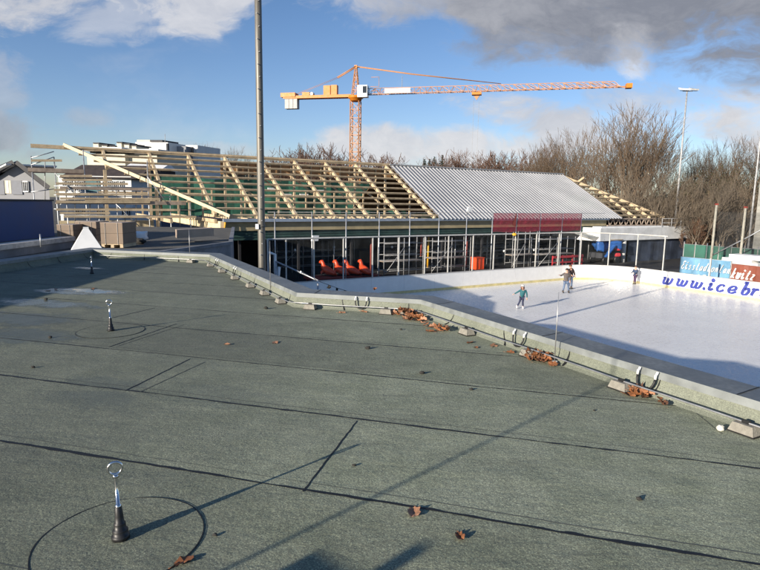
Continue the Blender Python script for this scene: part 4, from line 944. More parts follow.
def glyph(mb, ch, org, ux, uz, wd, h, nrm, thick, shear=.32):
    for si, st in enumerate(GL.get(ch, [])):
        c = [Vector((x*wd + y*h*shear, y*h)) for x, y in bez(st, 8)]; L = []; Rr = []
        for k, p_ in enumerate(c):
            d_ = (c[min(k+1, len(c)-1)]-c[max(k-1, 0)]).normalized(); n_ = Vector((-d_.y, d_.x))
            tk = thick*(.62+.5*abs(d_.y)); L.append(p_+n_*tk/2); Rr.append(p_-n_*tk/2)
        off = nrm*(.004+.0012*si)
        T = lambda v_: org + ux*v_.x + uz*v_.y + off
        for k in range(len(c)-1): mb.quad(T(Rr[k]), T(Rr[k+1]), T(L[k+1]), T(L[k]))
    if ch in '.i':
        cy = .10 if ch == '.' else 1.45; cxx = .3 if ch == '.' else .38
        cc = Vector((cxx*wd + cy*h*shear, cy*h)); rr_ = thick*(.62 if ch == '.' else .78)
        mb.poly([org + ux*(cc.x+math.cos(k*math.pi/9)*rr_) + uz*(cc.y+math.sin(k*math.pi/9)*rr_) + nrm*.006 for k in range(18)])
zb_ = .25
for ch, px0, px1 in (('w', 661, 671.5), ('w', 675, 686.5), ('w', 689, 701.5), ('.', 702.5, 706.5), ('i', 706.5, 714), ('c', 715.5, 724.5), ('e', 727, 737), ('b', 740.5, 749.5), ('r', 750.5, 758.5), ('u', 760, 770)):
    o0, o1 = pa(px0, 290, AF).dot(ON), pa(px1, 290, AF).dot(ON)
    b = MB(); glyph(b, ch, W(AF, o0, zb_), -ON, Vector((0, 0, 1)), (o0-o1)*.90, .47, -AX, .185); b.build('lettering', M['ink'], rb)

fence = thing('rink_glazing_frame', W(20, OF+.06, 1.1), 'pale posts and rail of the see through guard standing on the rink boards', 'guard frame')
ZF = 3.60
def s_of_px(px):                            # arc length on the boards seen at a pixel column
    best = None; k = 0
    while k < tot_b:
        a, o_ = along(k, .06); v_ = W(a, o_, 2) - EYE; u_ = 380+F*v_.dot(RT)/v_.dot(FW)
        if best is None or abs(u_-px) < best[0]: best = (abs(u_-px), k)
        k += .1
    return best[1]
s_r = s_of_px(664); posts = [s_of_px(px) for px in (286, 314.5, 343, 372, 399, 424.5, 448.6, 472, 493.6, 514.5, 536, 558, 580, 609, 637, 664)]
for s_ in posts:
    a, o_ = along(s_, .06); MB().bar(W(a, o_, HB+.05), W(a, o_, ZF), .065, .065, AX).build('post', M['rail_white'], fence)
b = MB(); s0 = s_of_px(268); k = s0; pp = []
while k < s_of_px(666): a, o_ = along(k, .06); pp.append(W(a, o_, ZF+.03)); k += .5
b.tube(pp, .05, 6); b.build('rail', M['rail_white'], fence)
a, o_ = along(s0, .06); MB().bar(W(a, o_, HB), W(a, o_, ZF+.05), .09, .09, AX).build('post', M['rail_white'], fence)
g = MB()
for k in range(len(pp)-1): g.quad(pp[k]-Vector((0, 0, .06)), pp[k+1]-Vector((0, 0, .06)), Vector((pp[k+1].x, pp[k+1].y, HB+.06)), Vector((pp[k].x, pp[k].y, HB+.06)))
g.build('glazing', M['glasspane'], fence)
a, o_ = along(s_of_px(709.5), .12); MB().bar(W(a, o_, HB+.05), W(a, o_, 2.35), .09, .09, AX).build('post', M['rail_white'], fence)

nf = thing('ball_net', W(12, 30.4, 0), 'tall fine net on slim posts behind the far boards', 'net')
NO = 30.45; ZN = 5.12; npx = [275, 312, 346, 379, 409.5, 438.5, 466, 491.6, 515.5, 539, 561, 580]
for px in npx: MB().tube([W(A_of(px, 240, NO), NO, 0), W(A_of(px, 240, NO), NO, ZN)], .035, 6).build('post', M['steel'], nf)
x0, x1 = A_of(268, 240, NO), A_of(603, 240, NO); MB().tube([W(x0, NO, ZN-.03), W(x1, NO, ZN-.03)], .012, 5).build('top_wire', M['steel_dull'], nf)
MB().quad(W(x0, NO+.04, 1.3), W(x1, NO+.04, 1.3), W(x1, NO+.04, ZN-.04), W(x0, NO+.04, ZN-.04)).build('netting', M['net'], nf)
for i in range(7, 11):
    xa, xb = A_of(npx[i], 240, NO), A_of(npx[i+1], 240, NO); n_ = 6; g = MB()
    for k in range(n_):
        u0, u1 = xa+.04+(xb-xa-.08)*k/n_, xa+.04+(xb-xa-.08)*(k+1)/n_
        g.quad(W(u0, NO-.05, 3.72+.03*math.sin(k+i)), W(u1, NO-.05, 3.72+.03*math.sin(k+1+i)), W(u1, NO-.05, ZN-.05), W(u0, NO-.05, ZN-.05))
    if npx[i] < 575: solo('red_net_panel', g, M['rednet'], ['leftmost red see-through net panel on the tall posts', 'red see-through net panel second from the left', 'red see-through net panel third from the left', 'rightmost red see-through net panel on the tall posts'][i-7], 'net panel', 'red net panels hung on the tall posts')
p_ = W(A_of(515, 222, NO), NO-.1, ZN-1.0); b = MB(); b.tri(p_, p_+Vector((0, 0, 1.0)), p_+AX*-.35+Vector((0, 0, .1))); b.tri(p_+Vector((0, -.01, 0)), p_+AX*-.35+Vector((0, -.01, .1)), p_+Vector((0, -.01, 1.0))); solo('red_pennant', b, M['rust'], 'dark red pennant hanging on a tall net post over the red panels', 'flag')
p_ = W(A_of(514, 232, OF), OF-.06, ZF-.1); solo('warning_lamp', MB().blob(p_+Vector((0, 0, .1)), .17, .12, .11, 10, 6), M['yellow'], 'small yellow lamp on the rail below the red pennant', 'lamp')
for px, lb in ((312, 'white floodlight clamped on a slim post near the left end of the net'), (466, 'small white floodlight on a slim post at the eave')):
    p_ = W(A_of(px, 240, NO), NO-.1, pl(px, 241 if px == 312 else 211.5, NO).z); o = thing('flood_lamp', p_, lb, 'floodlight')
    MB().box(p_-AX*.05, AX*.40, ON*.14, Vector((.06, -.05, .32))).build('housing', M['white2'], o); MB().bar(p_+ON*.02, p_+ON*.12, .05).build('bracket', M['steel_dull'], o)
# stair rail, string of bulbs, white pipes by the near left corner
hr = [atd(276, 261.5, 22), atd(297, 271, 20.8), atd(318, 280.5, 19.5)]; o = thing('stair_rail', hr[-1]-Vector((0, 0, 1)), 'sloping grey handrail descending behind the inner parapet corner', 'handrail')
MB().tube(hr, .03, 8).build('rail', M['steel'], o); MB().tube([hr[-1], Vector((hr[-1].x, hr[-1].y, 0))], .035, 8).build('post', M['steel'], o); MB().tube([hr[0], Vector((hr[0].x, hr[0].y, 0))], .03, 8).build('post', M['steel'], o)
lp = [atd(301, 271, 19.0), atd(318, 281, 17.2), atd(329, 285, 16.5), atd(337, 288, 16), atd(345, 290.5, 15.5), atd(352, 293, 15)]; o = thing('bulb_string', lp[0], 'dark wire with small bulbs running past the handrail end', 'string of bulbs')
MB().tube(lp, .008, 5).build('wire', M['black'], o)
for k, p_ in enumerate([lp[0], lp[1], lp[2], lp[3], lp[4]]): MB().blob(p_-Vector((0, 0, .04)), .035, .035, .05, 8, 6).build('bulb', M['white2'] if k < 2 else M['stone'], o)
pq = [atd(269, 252.5, 23), atd(275, 254.5, 23), atd(275.2, 276, 23)]; solo('white_pipe', MB().tube(pq, .06, 8), M['white2'], 'bent white downpipe behind the parapet right of the big mast', 'pipe')
solo('white_pipe', MB().tube([atd(279.2, 267, 23), atd(278, 280, 23)], .06, 8), M['white2'], 'short slanted white stub right of the bent white downpipe', 'pipe')

# ------------------------------------------------------------------ scaffold on the unbuilt left wing
SO = 41.0
def sp(px, py, off=SO): return pl(px, py, off)
sca = thing('scaffold', sp(100, 230).xy.to_3d(), 'timber decked tube scaffold standing left of the hall below the pale diagonal beam', 'scaffold')
for px, pt in ((31, 156), (54, 157), (83, 150), (97, 178), (116, 186), (147, 160), (170, 196), (65, 176), (190, 200)):
    for d_ in (0, 1.1):
        p_ = sp(px, pt, SO+d_); MB().tube([Vector((p_.x, p_.y, 0)), p_], .035, 6).build('standard', M['steel'], sca)
def led(px0, py0, px1, py1, m='steel', r_=.03, off=SO-.04):
    MB().tube([sp(px0, py0, off), sp(px1, py1, off)], r_, 6).build('ledger', M[m], sca)
for q_ in ((31, 165, 54, 157), (31, 158, 54, 151.5), (54, 186, 170, 188), (54, 195, 170, 197), (54, 209, 195, 210), (60, 215, 195, 216), (31, 192, 54, 189)): led(*q_)
def deck(px0, px1, py, m='wood_pink', dz=.07, dp=1.1, off=SO):
    a, b_ = sp(px0, py, off), sp(px1, py, off); z_ = (a.z+b_.z)/2; a.z = b_.z = z_
    MB().box(a, b_-a, ON*dp, Vector((0, 0, dz))).build('deck', M[m], sca); MB().box(a-ON*.05, b_-a, ON*.035, Vector((0, 0, dz+.17))).build('toe_board', M['wood_dark' if m == 'wood_pink' else m], sca)
deck(28, 84, 172.5); deck(56, 186, 204.5); deck(60, 150, 190, 'wood_dark', .05)
a, b_ = sp(58, 221.5, SO+2.2), sp(154, 225.5, SO+2.2); MB().box(Vector((a.x, a.y, 3.55)), (b_-a).xy.to_3d(), ON*.25, Vector((0, 0, .62))).build('wall_plate', M['wood_pale'], hall)
for q_ in ((75, 178, 75, 228), (90, 192, 90, 228), (104, 188, 104, 228), (125, 188, 125, 228), (136, 190, 136, 228), (160, 192, 160, 228), (180, 200, 180, 226), (45, 160, 45, 200)): MB().tube([sp(q_[0], q_[1], SO+.5), sp(q_[2], q_[3], SO+.5)], .03, 6).build('standard', M['steel_dull'], sca)
for q_ in ((56, 183.5, 128, 184), (56, 194, 148, 194.5), (60, 198.5, 160, 199), (56, 209.5, 180, 210), (64, 216.5, 196, 217), (62, 180, 112, 180), (60, 176, 92, 176), (54, 190, 66, 190), (56, 202, 150, 202), (31, 160.5, 62, 160.5), (85, 200, 150, 200.5), (60, 213, 110, 213)):
    a, b_ = sp(q_[0], q_[1], SO-.1), sp(q_[2], q_[3], SO-.1); MB().bar(a, b_, .05, .14).build('guard_board', M['wood'], sca)
for q_ in ((55, 173, 84, 204), (116, 204, 140, 227), (147, 176, 168, 205)): MB().tube([sp(*q_[:2], SO-.08), sp(*q_[2:], SO-.08)], .03, 6).build('brace', M['steel'], sca)

# ------------------------------------------------------------------ houses behind
def facade(px0, px1, py_t, py_b, Y, dp, zbase=-.2):
    a, b_ = atd(px0, py_b, Y), atd(px1, py_b, Y); zt_ = atd((px0+px1)/2, py_t, Y).z
    return a, b_, zt_
def rect_on(mb, px0, py0, px1, py1, Y, dep=.06):
    a, b_ = atd(px0, py1, Y-dep), atd(px1, py1, Y-dep); z1 = atd((px0+px1)/2, py0, Y-dep).z
    a.z = b_.z = (a.z+b_.z)/2; mb.box(a, b_-a, (0, dep*.9, 0), (0, 0, z1-a.z))
def window(bld_, px0, py0, px1, py1, Y, m='glass', bars=1):
    b = MB(); rect_on(b, px0, py0, px1, py1, Y, .05); wn = b.build('window', M[m], bld_)
    a, b_ = atd(px0, py1, Y-.09), atd(px1, py1, Y-.09); z0 = (a.z+b_.z)/2; z1 = atd((px0+px1)/2, py0, Y-.09).z; f = MB()
    for k in range(bars+2):
        x = a.lerp(b_, k/(bars+1)); f.bar((x.x, x.y, z0), (x.x, x.y, z1), .08, .05)
    for z_ in (z0, z1): f.bar((a.x, a.y-.03, z_), (b_.x, b_.y-.03, z_), .05, .08)
    f.build('frame', M['white2'], wn); return wn
Y = 45.0
g1 = thing('gabled_house', atd(15, 200, Y).xy.to_3d(), 'pale grey gabled house with dark roof and shutters at the far left edge', 'house')
apx = atd(18, 164.5, Y); el = atd(-22, 190, Y); er = atd(49, 188.5, Y)
MB().prism([(el.x, Y, -.2), (er.x, Y, -.2), (er.x, Y, er.z), (apx.x, Y, apx.z), (el.x, Y, el.z)], (-9, 11, 0)).build('wall', M['greyr'], g1)
rf = MB()
for e_ in (el, er):
    v_ = (apx-e_); nrm = Vector((-v_.z, 0, v_.x)).normalized(); nrm = nrm if nrm.z > 0 else -nrm; e2 = e_ - v_*.06
    rf.prism([Vector((p_.x, Y-.4, p_.z))+nrm*k for p_, k in ((e2, .03), (apx, .03), (apx, .36), (e2, .36))], (-9.3, 11.8, 0))
rf.build('roof', M['tile'], g1)
for px0, px1 in ((-1, 4.8), (12, 22.5)): b = MB(); rect_on(b, px0, 180.5, px1, 194.5, Y, .08); b.build('shutter', M['shutter'], g1)
b = MB(); rect_on(b, 5.2, 180.5, 11.6, 193.5, Y, .05); wn = b.build('window', M['cream'], g1)
b = MB(); rect_on(b, 7.2, 181, 8.8, 193, Y, .07); b.build('curtain', M['white2'], wn)
window(g1, 23.3, 181.5, 28.6, 191.5, Y, bars=2)
MB().prism([atd(-8, 172, Y-1), atd(6, 165, Y-1), atd(6, 165, Y-1)+Vector((.5, 6, .2)), atd(-8, 172, Y-1)+Vector((.5, 6, .2))], (0, 0, .12)).build('roof_panel', M['white2'], g1)

Y = 62.0
w1 = thing('white_house', atd(95, 200, Y).xy.to_3d(), 'white house with rows of dark windows seen through the scaffold', 'house')
a, b_, zt_ = facade(61, 133, 176, 220, Y, 9); MB().box((a.x, Y, -.2), (b_.x-a.x, 0, 0), (0, 9, 0), (0, 0, zt_+.2)).build('wall', M['white'], w1)
rp0, rp1 = atd(58, 177.5, Y-.5), atd(136, 177.5, Y-.5); rz = atd(95, 167, Y+3).z
MB().prism([(rp0.x, Y-.5, rp0.z), (rp0.x, Y+4.5, rz+.3), (rp0.x, Y+9.5, rp0.z)], (rp1.x-rp0.x, 0, 0)).build('roof', M['tile_br'], w1)
for px in (63, 68.5, 75, 80.5, 103, 108.5, 114, 120): window(w1, px, 181, px+3.6, 191, Y)
b = MB(); rect_on(b, 86, 181, 100, 192, Y, .1); b.build('teal_panel', mat('teal_sheet', (.02, .10, .12), .6), w1)
for px in (76, 82, 97, 102, 122, 127): window(w1, px, 208, px+3.8, 217.5, Y)
Y = 70.0
w2 = thing('lilac_grey_house', atd(165, 205, Y).xy.to_3d(), 'plain lavender grey building with small dark windows behind the diagonal beam', 'house')
a, b_, zt_ = facade(120, 205, 190, 225, Y, 9); MB().box((a.x, Y, -.2), (b_.x-a.x, 0, 0), (0, 10, 0), (0, 0, zt_+.2)).build('wall', mat('lavender_render', (.20, .19, .24), .85, var=.08), w2)
MB().box((a.x-.4, Y-.4, zt_), (b_.x-a.x+.8, 0, 0), (0, 11, 0), (0, 0, .35)).build('roof', M['tile'], w2)
for px in (170, 186, 199): window(w2, px, 209, px+4, 218, Y)
for px0, px1, y0, y1, lb in ((88, 113, 165.5, 170.5, 'white sheeted low roof left of centre behind the purlins'), (124, 160, 163, 168.5, 'longer white sheeted low roof behind the purlins')):
    a, b_ = atd(px0, y1, 82), atd(px1, y1, 82); o = thing('white_roofed_shed', (a+b_).xy.to_3d()/2, lb, 'shed', 'white roofed sheds behind the hall'); zt_ = atd((px0+px1)/2, y0, 84).z
    MB().box((a.x, 82, -.2), (b_.x-a.x, 0, 0), (0, 6, 0), (0, 0, a.z+.1)).build('wall', M['dark2'], o); MB().prism([(a.x-.3, 81.6, a.z-.1), (a.x-.3, 85, zt_), (a.x-.3, 88.4, a.z-.1)], (b_.x-a.x+.6, 0, 0)).build('roof', M['white2'], o)

# terraced flats
tb = thing('terraced_flats', atd(135, 200, 118).xy.to_3d(), 'white terraced apartment block with stepped penthouses on the skyline', 'building')
def slab(name, px0, px1, py_t, py_b, Y, dp, m, z0=None):
    a, b_ = atd(px0, py_b, Y), atd(px1, py_b, Y); zt_ = atd((px0+px1)/2, py_t, Y).z; zb__ = (a.z+b_.z)/2 if z0 is None else z0
    sl_ = Vector((.25, -.97, 0))
    return MB().box((a.x, Y, zb__), (b_.x-a.x, (b_.x-a.x)*-.12, 0), (dp*.35, dp, 0), (0, 0, zt_-zb__)).build(name, M[m], tb)
slab('wall', 88, 128, 154, 175, 118, 10, 'cream', -.2); slab('wall', 96, 160, 151.5, 160, 119, 10, 'cream', -.2)
slab('balcony_parapet', 82, 124, 147.3, 151.2, 116.5, 3, 'white'); slab('balcony_parapet', 122, 160, 149.2, 151.5, 116.5, 3, 'white')
slab('window_band', 125, 163, 151.5, 154.5, 117.5, 1.5, 'dark2'); slab('window_band', 90, 122, 151.4, 153.2, 117.5, 1.5, 'dark2')
for px0, px1, y0 in ((93.5, 99, 142.5), (102, 107.2, 144.6), (110, 115, 145.6), (117, 122, 141.8), (124.5, 129.5, 143.4), (132, 136.5, 144.8)):
    pb = slab('penthouse', px0, px1, y0+1.2, 150, 118, 3.5, 'cream'); slab('penthouse_roof', px0-.5, px1+.5, y0, y0+1.2, 117.8, 4, 'tile')
slab('wall', 136, 170, 142.5, 160, 126, 9, 'white', -.2); slab('penthouse', 137, 152, 140.0, 142.4, 128, 4, 'cream'); slab('penthouse_roof', 150, 163, 140, 142, 127, 5, 'tile')
slab('window_slot', 166.5, 168.2, 143.5, 155, 124.5, .4, 'dark2'); slab('wall', 170, 187, 146.3, 160, 128, 8, 'greyr', -.2); slab('wall', 186, 198.5, 145.3, 160, 130, 8, 'white', -.2); slab('window_slot', 191, 192.6, 147, 155, 128.6, .4, 'dark2')
b = MB(); p_ = atd(165, 142, 127); b.tube([p_, atd(165, 134, 127)], .06, 5); b.build('aerial', M['steel_dull'], tb)

# ------------------------------------------------------------------ tower crane
CY = 105.0; cb = atd(354.8, 200, CY); zj = atd(354.6, 95.5, CY).z; zap = atd(354, 66.5, CY).z
crane = thing('tower_crane', (cb.x, CY, 0), 'orange and yellow tower crane with a long jib rising behind the hall', 'crane')
CX = Vector((cb.x, CY, 0)); tip = atd(627, 88.5, 95.0); jd = (tip - Vector((cb.x, CY, zj))); JL = Vector((jd.x, jd.y, 0)).length; jd = Vector((jd.x, jd.y, 0)).normalized(); js = jd.cross(Vector((0, 0, 1)))
def cp_(u, v_, z_): return CX + jd*u + js*v_ + Vector((0, 0, z_))
def lattice(name, m, corners, n_, r_, par, faces):
    b = MB(); L = []
    for c0, c1 in corners: b.bar(c0, c1, r_*1.7); L.append([c0.lerp(c1, k/n_) for k in range(n_+1)])
    for i, j in faces:
        for k in range(n_):
            if k % 2: b.bar(L[i][k], L[j][k+1], r_)
            else: b.bar(L[j][k], L[i][k+1], r_)
            b.bar(L[i][k], L[j][k], r_)
    return b.build(name, M[m], par)
hw = .78
lattice('mast', 'crane_r', [(cp_(s*hw, u_*hw, -.2), cp_(s*hw, u_*hw, zj-1.0)) for s, u_ in ((-1, -1), (1, -1), (1, 1), (-1, 1))], 16, .085, crane, [(0, 1), (1, 2), (2, 3), (3, 0)])
b = MB(); b.tube([cp_(0, 0, zj-1.0), cp_(0, 0, zj-.55), cp_(0, 0, zj-.5), cp_(0, 0, zj-.1)], [1.0, 1.1, 1.35, 1.35], 20); b.build('slewing_ring', M['crane'], crane)
lattice('tower_top', 'crane_r', [(cp_(s*.62, u_*.62, zj-.1), cp_(s*.12, u_*.12, zap)) for s, u_ in ((-1, -1), (1, -1), (1, 1), (-1, 1))], 5, .07, crane, [(0, 1), (1, 2), (2, 3), (3, 0)])
MB().box(cp_(-.25, -.25, zap-.3), jd*.5, js*.5, Vector((0, 0, .5))).build('apex', M['crane'], crane)
zt1 = zj+1.15
lattice('jib', 'crane_r', [(cp_(1.2, -.55, zj+.1), cp_(JL, -.45, zj+.25)), (cp_(1.2, .55, zj+.1), cp_(JL, .45, zj+.25)), (cp_(1.6, 0, zt1), cp_(JL-2, 0, zj+1.15))], 42, .055, crane, [(0, 2), (1, 2), (0, 1)])
MB().box(cp_(JL-.2, -.6, zj), jd*.9, js*1.2, Vector((0, 0, .7))).build('jib_tip', M['crane'], crane)
b = MB()
for s in (-.7, .7): b.bar(cp_(-13.6, s, zj-.15), cp_(-.6, s, zj-.15), .12, .42)
b.box(cp_(-13.4, -.7, zj+.08), jd*12.6, js*1.4, Vector((0, 0, .06))); b.build('counter_jib', M['crane'], crane)
for k in range(3): MB().box(cp_(-13.3+k*.82, -.6, zj-2.1), jd*.74, js*1.2, Vector((0, 0, 2.1))).build('counterweight', M['concrete'], crane)
b = MB(); b.box(cp_(-14.0, -.9, zj-.1), jd*2.8, js*1.8, Vector((0, 0, .75))); b.build('ballast_frame', M['crane'], crane)
for u_, l_, h_ in ((-5.9, 1.25, 1.65), (-4.5, 1.1, 1.7)): MB().box(cp_(u_, -.5, zj+.15), jd*l_, js*1.0, Vector((0, 0, h_))).build('control_cabinet', M['crane'], crane)
MB().box(cp_(-10, -.45, zj+.15), jd*1.4, js*.9, Vector((0, 0, .6))).build('winch', M['crane'], crane); MB().tube([cp_(-8.2, -.4, zj+.45), cp_(-8.2, .4, zj+.45)], .32, 12).build('winch_drum', M['steel_dull'], crane)
cab_ = MB().box(cp_(.75, .35, zj-.55), jd*1.75, js*1.3, Vector((0, 0, 2.0))).build('cab', M['cab'], crane)
b = MB(); b.box(cp_(1.7, 1.652, zj+.1), jd*.72, js*.02, Vector((0, 0, 1.15))); b.box(cp_(2.502, .45, zj-.1), jd*.02, js*1.1, Vector((0, 0, 1.4))); b.build('cab_window', M['glass'], cab_)
b = MB()
for v_ in (-.3, .3): b.tube([cp_(0, v_, zap), cp_(JL*.22, v_, zap-1.6), cp_(JL*.56, 0, zt1+.15)], .06, 5)
b.build('jib_tie', M['crane_r'], crane)
b = MB()
for v_ in (-.3, .3): b.tube([cp_(0, v_, zap), cp_(-3.4, v_, zap-1.8)], .09, 5); b.tube([cp_(-3.4, v_, zap-1.8), cp_(-12, v_, zj+.2)], .028, 5)
b.build('counter_jib_tie', M['crane_r'], crane)
b = MB(); b.tube([cp_(2.8, .7, zj+1.3), cp_(4.4, .7, zj+1.3), cp_(4.4, .7, zj+2.9), cp_(3.0, .7, zj+2.9)], .05, 5); b.tube([cp_(3.0, .7, zj+.6), cp_(4.4, .7, zj+.6)], .05, 5); b.build('platform_rail', M['crane_r'], crane)
MB().box(cp_(5.4, .56, zj+.18), jd*4.6, js*.05, Vector((0, 0, .75))).build('sign_board', M['cab'], crane)
MB().bar(cp_(8.4, 0, zt1), cp_(8.4, 0, zt1+1.9), .06).build('lamp_pole', M['steel_dull'], crane)
ut = (A_ := (atd(477, 92, 101)-Vector((cb.x, CY, zj)))).xy.length
MB().box(cp_(ut-.8, -.6, zj-.45), jd*1.6, js*1.2, Vector((0, 0, .4))).build('trolley', M['crane'], crane)
b = MB()
for s in (-.45, .45): b.tube([cp_(ut+s, 0, zj-.4), cp_(ut+s*.9, 0, 2.8)], .022, 5)
b.build('hoist_rope', M['steel_dull'], crane)
b = MB(); b.prism([cp_(ut-.5, -.1, zj-.5), cp_(ut+.5, -.1, zj-.5), cp_(ut, -.1, zj-1.3)], js*.2); b.build('trolley_hanger', M['crane_r'], crane)
MB().box(cp_(ut-.5, -.2, 2.2), jd*1.0, js*.4, Vector((0, 0, .6))).build('hook_block', M['crane'], crane)

# ------------------------------------------------------------------ light masts
q = at(264, 393, 0); o = thing('floodlight_mast', (q.x, q.y, 0), 'thick zinc grey mast with step bolts rising close behind the parapet', 'mast')
mz = 14.5; MB().tube([(q.x, q.y, -.2), (q.x, q.y, 4), (q.x, q.y, 9), (q.x, q.y, mz)], [.108, .106, .098, .09], 20).build('pole', M['mast'], o)
b = MB(); z_ = 4.2; k = 0
while z_ < mz-.6: s = 1 if k % 2 else -1; b.tube([(q.x+.02, q.y-.098, z_), (q.x+.02+s*.04, q.y-.16, z_)], .012, 6); z_ += .33; k += 1
b.build('step_bolts', M['steel_dull'], o); MB().tube([(q.x, q.y, 5.0), (q.x, q.y, 5.06)], .116, 20).build('band', M['mast'], o)
b = MB(); b.bar((q.x-1.3, q.y+.1, mz), (q.x+1.3, q.y-.1, mz), .12, .12); b.build('crossarm', M['steel'], o)
for s in (-1, 0, 1): MB().box((q.x+s*1.1-.25, q.y-.1, mz+.1), (.5, .05, 0), (-.04, .35, .1), (0, -.1, .4)).build('lamp_head', M['steel'], o)
MB().box((q.x-.14, q.y-.16, 4.95), (.09, 0, 0), (0, .05, 0), (0, 0, .14)).build('clamp_box', M['white2'], o)

q = pl(675, 223, 40.5); tp = pl(687, 91, 40.5); o = thing('lamp_mast', (q.x, q.y, 0), 'slim white lamp mast with flat lamp heads rising behind the grey pavilion', 'lamp mast')
MB().tube([(q.x, q.y, 0), (q.x, q.y, tp.z*.5), (q.x, q.y, tp.z)], [.15, .115, .08], 12).build('pole', M['steel_dull'], o)
MB().bar((q.x-.5, q.y, tp.z), (q.x+.6, q.y, tp.z), .09, .09).build('crossarm', M['steel_dull'], o)
for s, l_, m_ in ((-.85, 1.1, 'white2'), (.35, .9, 'rail_white')):
    h_ = MB(); h_.prism([(q.x+s, q.y-.35, tp.z+.05), (q.x+s+l_, q.y-.25, tp.z+.05), (q.x+s+l_, q.y+.35, tp.z+.18), (q.x+s, q.y+.35, tp.z+.28)], (0, 0, .16)); lh = h_.build('lamp_head', M[m_], o)
    MB().box((q.x+s+.1, q.y-.2, tp.z-.01), (l_-.2, 0, 0), (0, .4, .05), (0, 0, .05)).build('lens', M['dark2'], lh)

# ------------------------------------------------------------------ beyond the right hand boards
def pr(px, py, al): return pa(px, py, al)
def banner(px0, px1, pyt0, pyt1, al, hgt, m, label, n_=10):
    a, b_ = pr(px0, pyt0, al), pr(px1, pyt1, al); z1 = (a.z+b_.z)/2; o0, o1 = a.dot(ON), b_.dot(ON); o = thing('banner', W(al, (o0+o1)/2, z1-hgt), label, 'banner'); g = MB()
    for k in range(n_):
        u0, u1 = o0+(o1-o0)*k/n_, o0+(o1-o0)*(k+1)/n_; w0, w1_ = .05*math.sin(k*1.7), .05*math.sin((k+1)*1.7)
        g.quad(W(al+w0, u0, z1-hgt), W(al+w1_, u1, z1-hgt), W(al+w1_*.3, u1, z1), W(al+w0*.3, u0, z1))
    g.build('sheet', M[m], o); f = MB()
    f.tube([W(al+.04, o0, z1), W(al+.04, o1, z1)], .025, 5)
    for u_ in (o0, o1): f.tube([W(al+.09, u_, 0), W(al+.09, u_, z1)], .04, 6)
    f.build('frame', M['steel_dull'], o); return o, o0, o1, z1
BA = 40.3
ob, o0, o1, z1 = banner(681, 731, 255.5, 262.6, BA, 1.9, 'banner', 'sky blue banner with white script behind the right hand boards')
wz = Vector((0, 0, 1)); 
txt = 'EisstadionLan'; cw = (o0-o1)/len(txt)*.99
for k, ch in enumerate(txt):
    b = MB(); glyph(b, ch, W(BA-.07, o0-.12-cw*k, z1-.86), -ON, wz, cw*.72, .34, -AX, .062); b.build('lettering', M['faded'], ob)
for k, ch in enumerate('ICE'):
    b = MB(); glyph(b, ch, W(BA-.07, o0-.75-.42*k, z1-1.62), -ON, wz, .3, .28, -AX, .10); b.build('lettering', M['faded'], ob)
b = MB(); b.poly([W(BA-.066, o0-1.2-2.6*f, z1-1.75+.25*math.sin(f*3.1)) for f in [k/10 for k in range(11)]] + [W(BA-.066, o0-3.8, z1-1.86), W(BA-.066, o0-1.2, z1-1.86)]); b.build('pale_swoosh', M['white'], ob)
ob, o0, o1, z1 = banner(732, 775, 262.8, 269, BA, 1.9, 'banner_r', 'brick red banner with white script right of the blue banner')
cw2 = cw*1.12
for k, ch in enumerate('kwitz'):
    b = MB(); glyph(b, ch, W(BA-.07, o0-.05-cw2*k, z1-.95), -ON, wz, cw2*.74, .40, -AX, .08); b.build('lettering', M['white2'], ob)
GA = 46.5; a, b_ = pr(684, 243.5, GA), pr(800, 252, GA); z1 = pr(725, 247, GA).z; o = thing('green_screen_fence', W(GA, (a+b_).dot(ON)/2, 0), 'long green fabric screen fence below the trees at the right', 'fence'); o0, o1 = a.dot(ON), b_.dot(ON)-3
n_ = 12
for k in range(n_):
    u0, u1 = o0+(o1-o0)*k/n_, o0+(o1-o0)*(k+1)/n_; MB().quad(W(GA, u0-.04, 0), W(GA, u1+.04, 0), W(GA, u1+.04, z1), W(GA, u0-.04, z1)).build('screen_panel', M['greenscreen'], o)
    MB().tube([W(GA+.06, u0, 0), W(GA+.06, u0, z1+.2)], .045, 6).build('post', M['steel_dull'], o)
MB().tube([W(GA+.06, o0, z1), W(GA+.06, o1, z1)], .03, 6).build('top_rail', M['steel_dull'], o)
for px, pt, al, r_, m_, lb in ((711.5, 205, 43.2, .10, 'wood', 'left weathered post of the tall net frame by the blue banner'), (740.5, 208, 43.2, .10, 'wood', 'right weathered post of the tall net frame above the white slabs')):
    p_ = pr(px, 255, al); zt_ = pr(px, pt, al).z; o = thing('net_post', (p_.x, p_.y, 0), lb, 'post', 'tall posts right of the rink'); MB().tube([(p_.x, p_.y, 0), (p_.x, p_.y, zt_)], [r_, r_*.85], 8).build('pole', mat('weathered_pole', (.28, .265, .22), .8, var=.2, scale=5), o); MB().cbox((p_.x, p_.y, zt_), r_*1.8, r_*1.8, .12).build('cap', M['rust'], o)
p_ = pr(709, 258, 44.5); q2 = pr(790, 215, 44.5); b = MB(); b.tube([Vector(pr(711, 256, 43.4)), pr(750, 236, 43.4), pr(790, 213, 43.4)], .045, 6); solo('guy_pole', b, M['steel'], 'slanting pale pole crossing in front of the green screen', 'pole')
p_ = pr(749.5, 236, 52); zt_ = pr(765, 60, 52).z; solo('thin_mast', MB().tube([(p_.x, p_.y, 0), (p_.x, p_.y, zt_)], [.09, .06], 8), M['steel_dull'], 'thin white mast just left of the concrete pylon at the right edge', 'mast')
p_ = pr(758, 238, 52); o = thing('concrete_pylon', (p_.x, p_.y, 0), 'ribbed pale concrete pylon at the right edge of the photo', 'pylon'); zt_ = 26.0
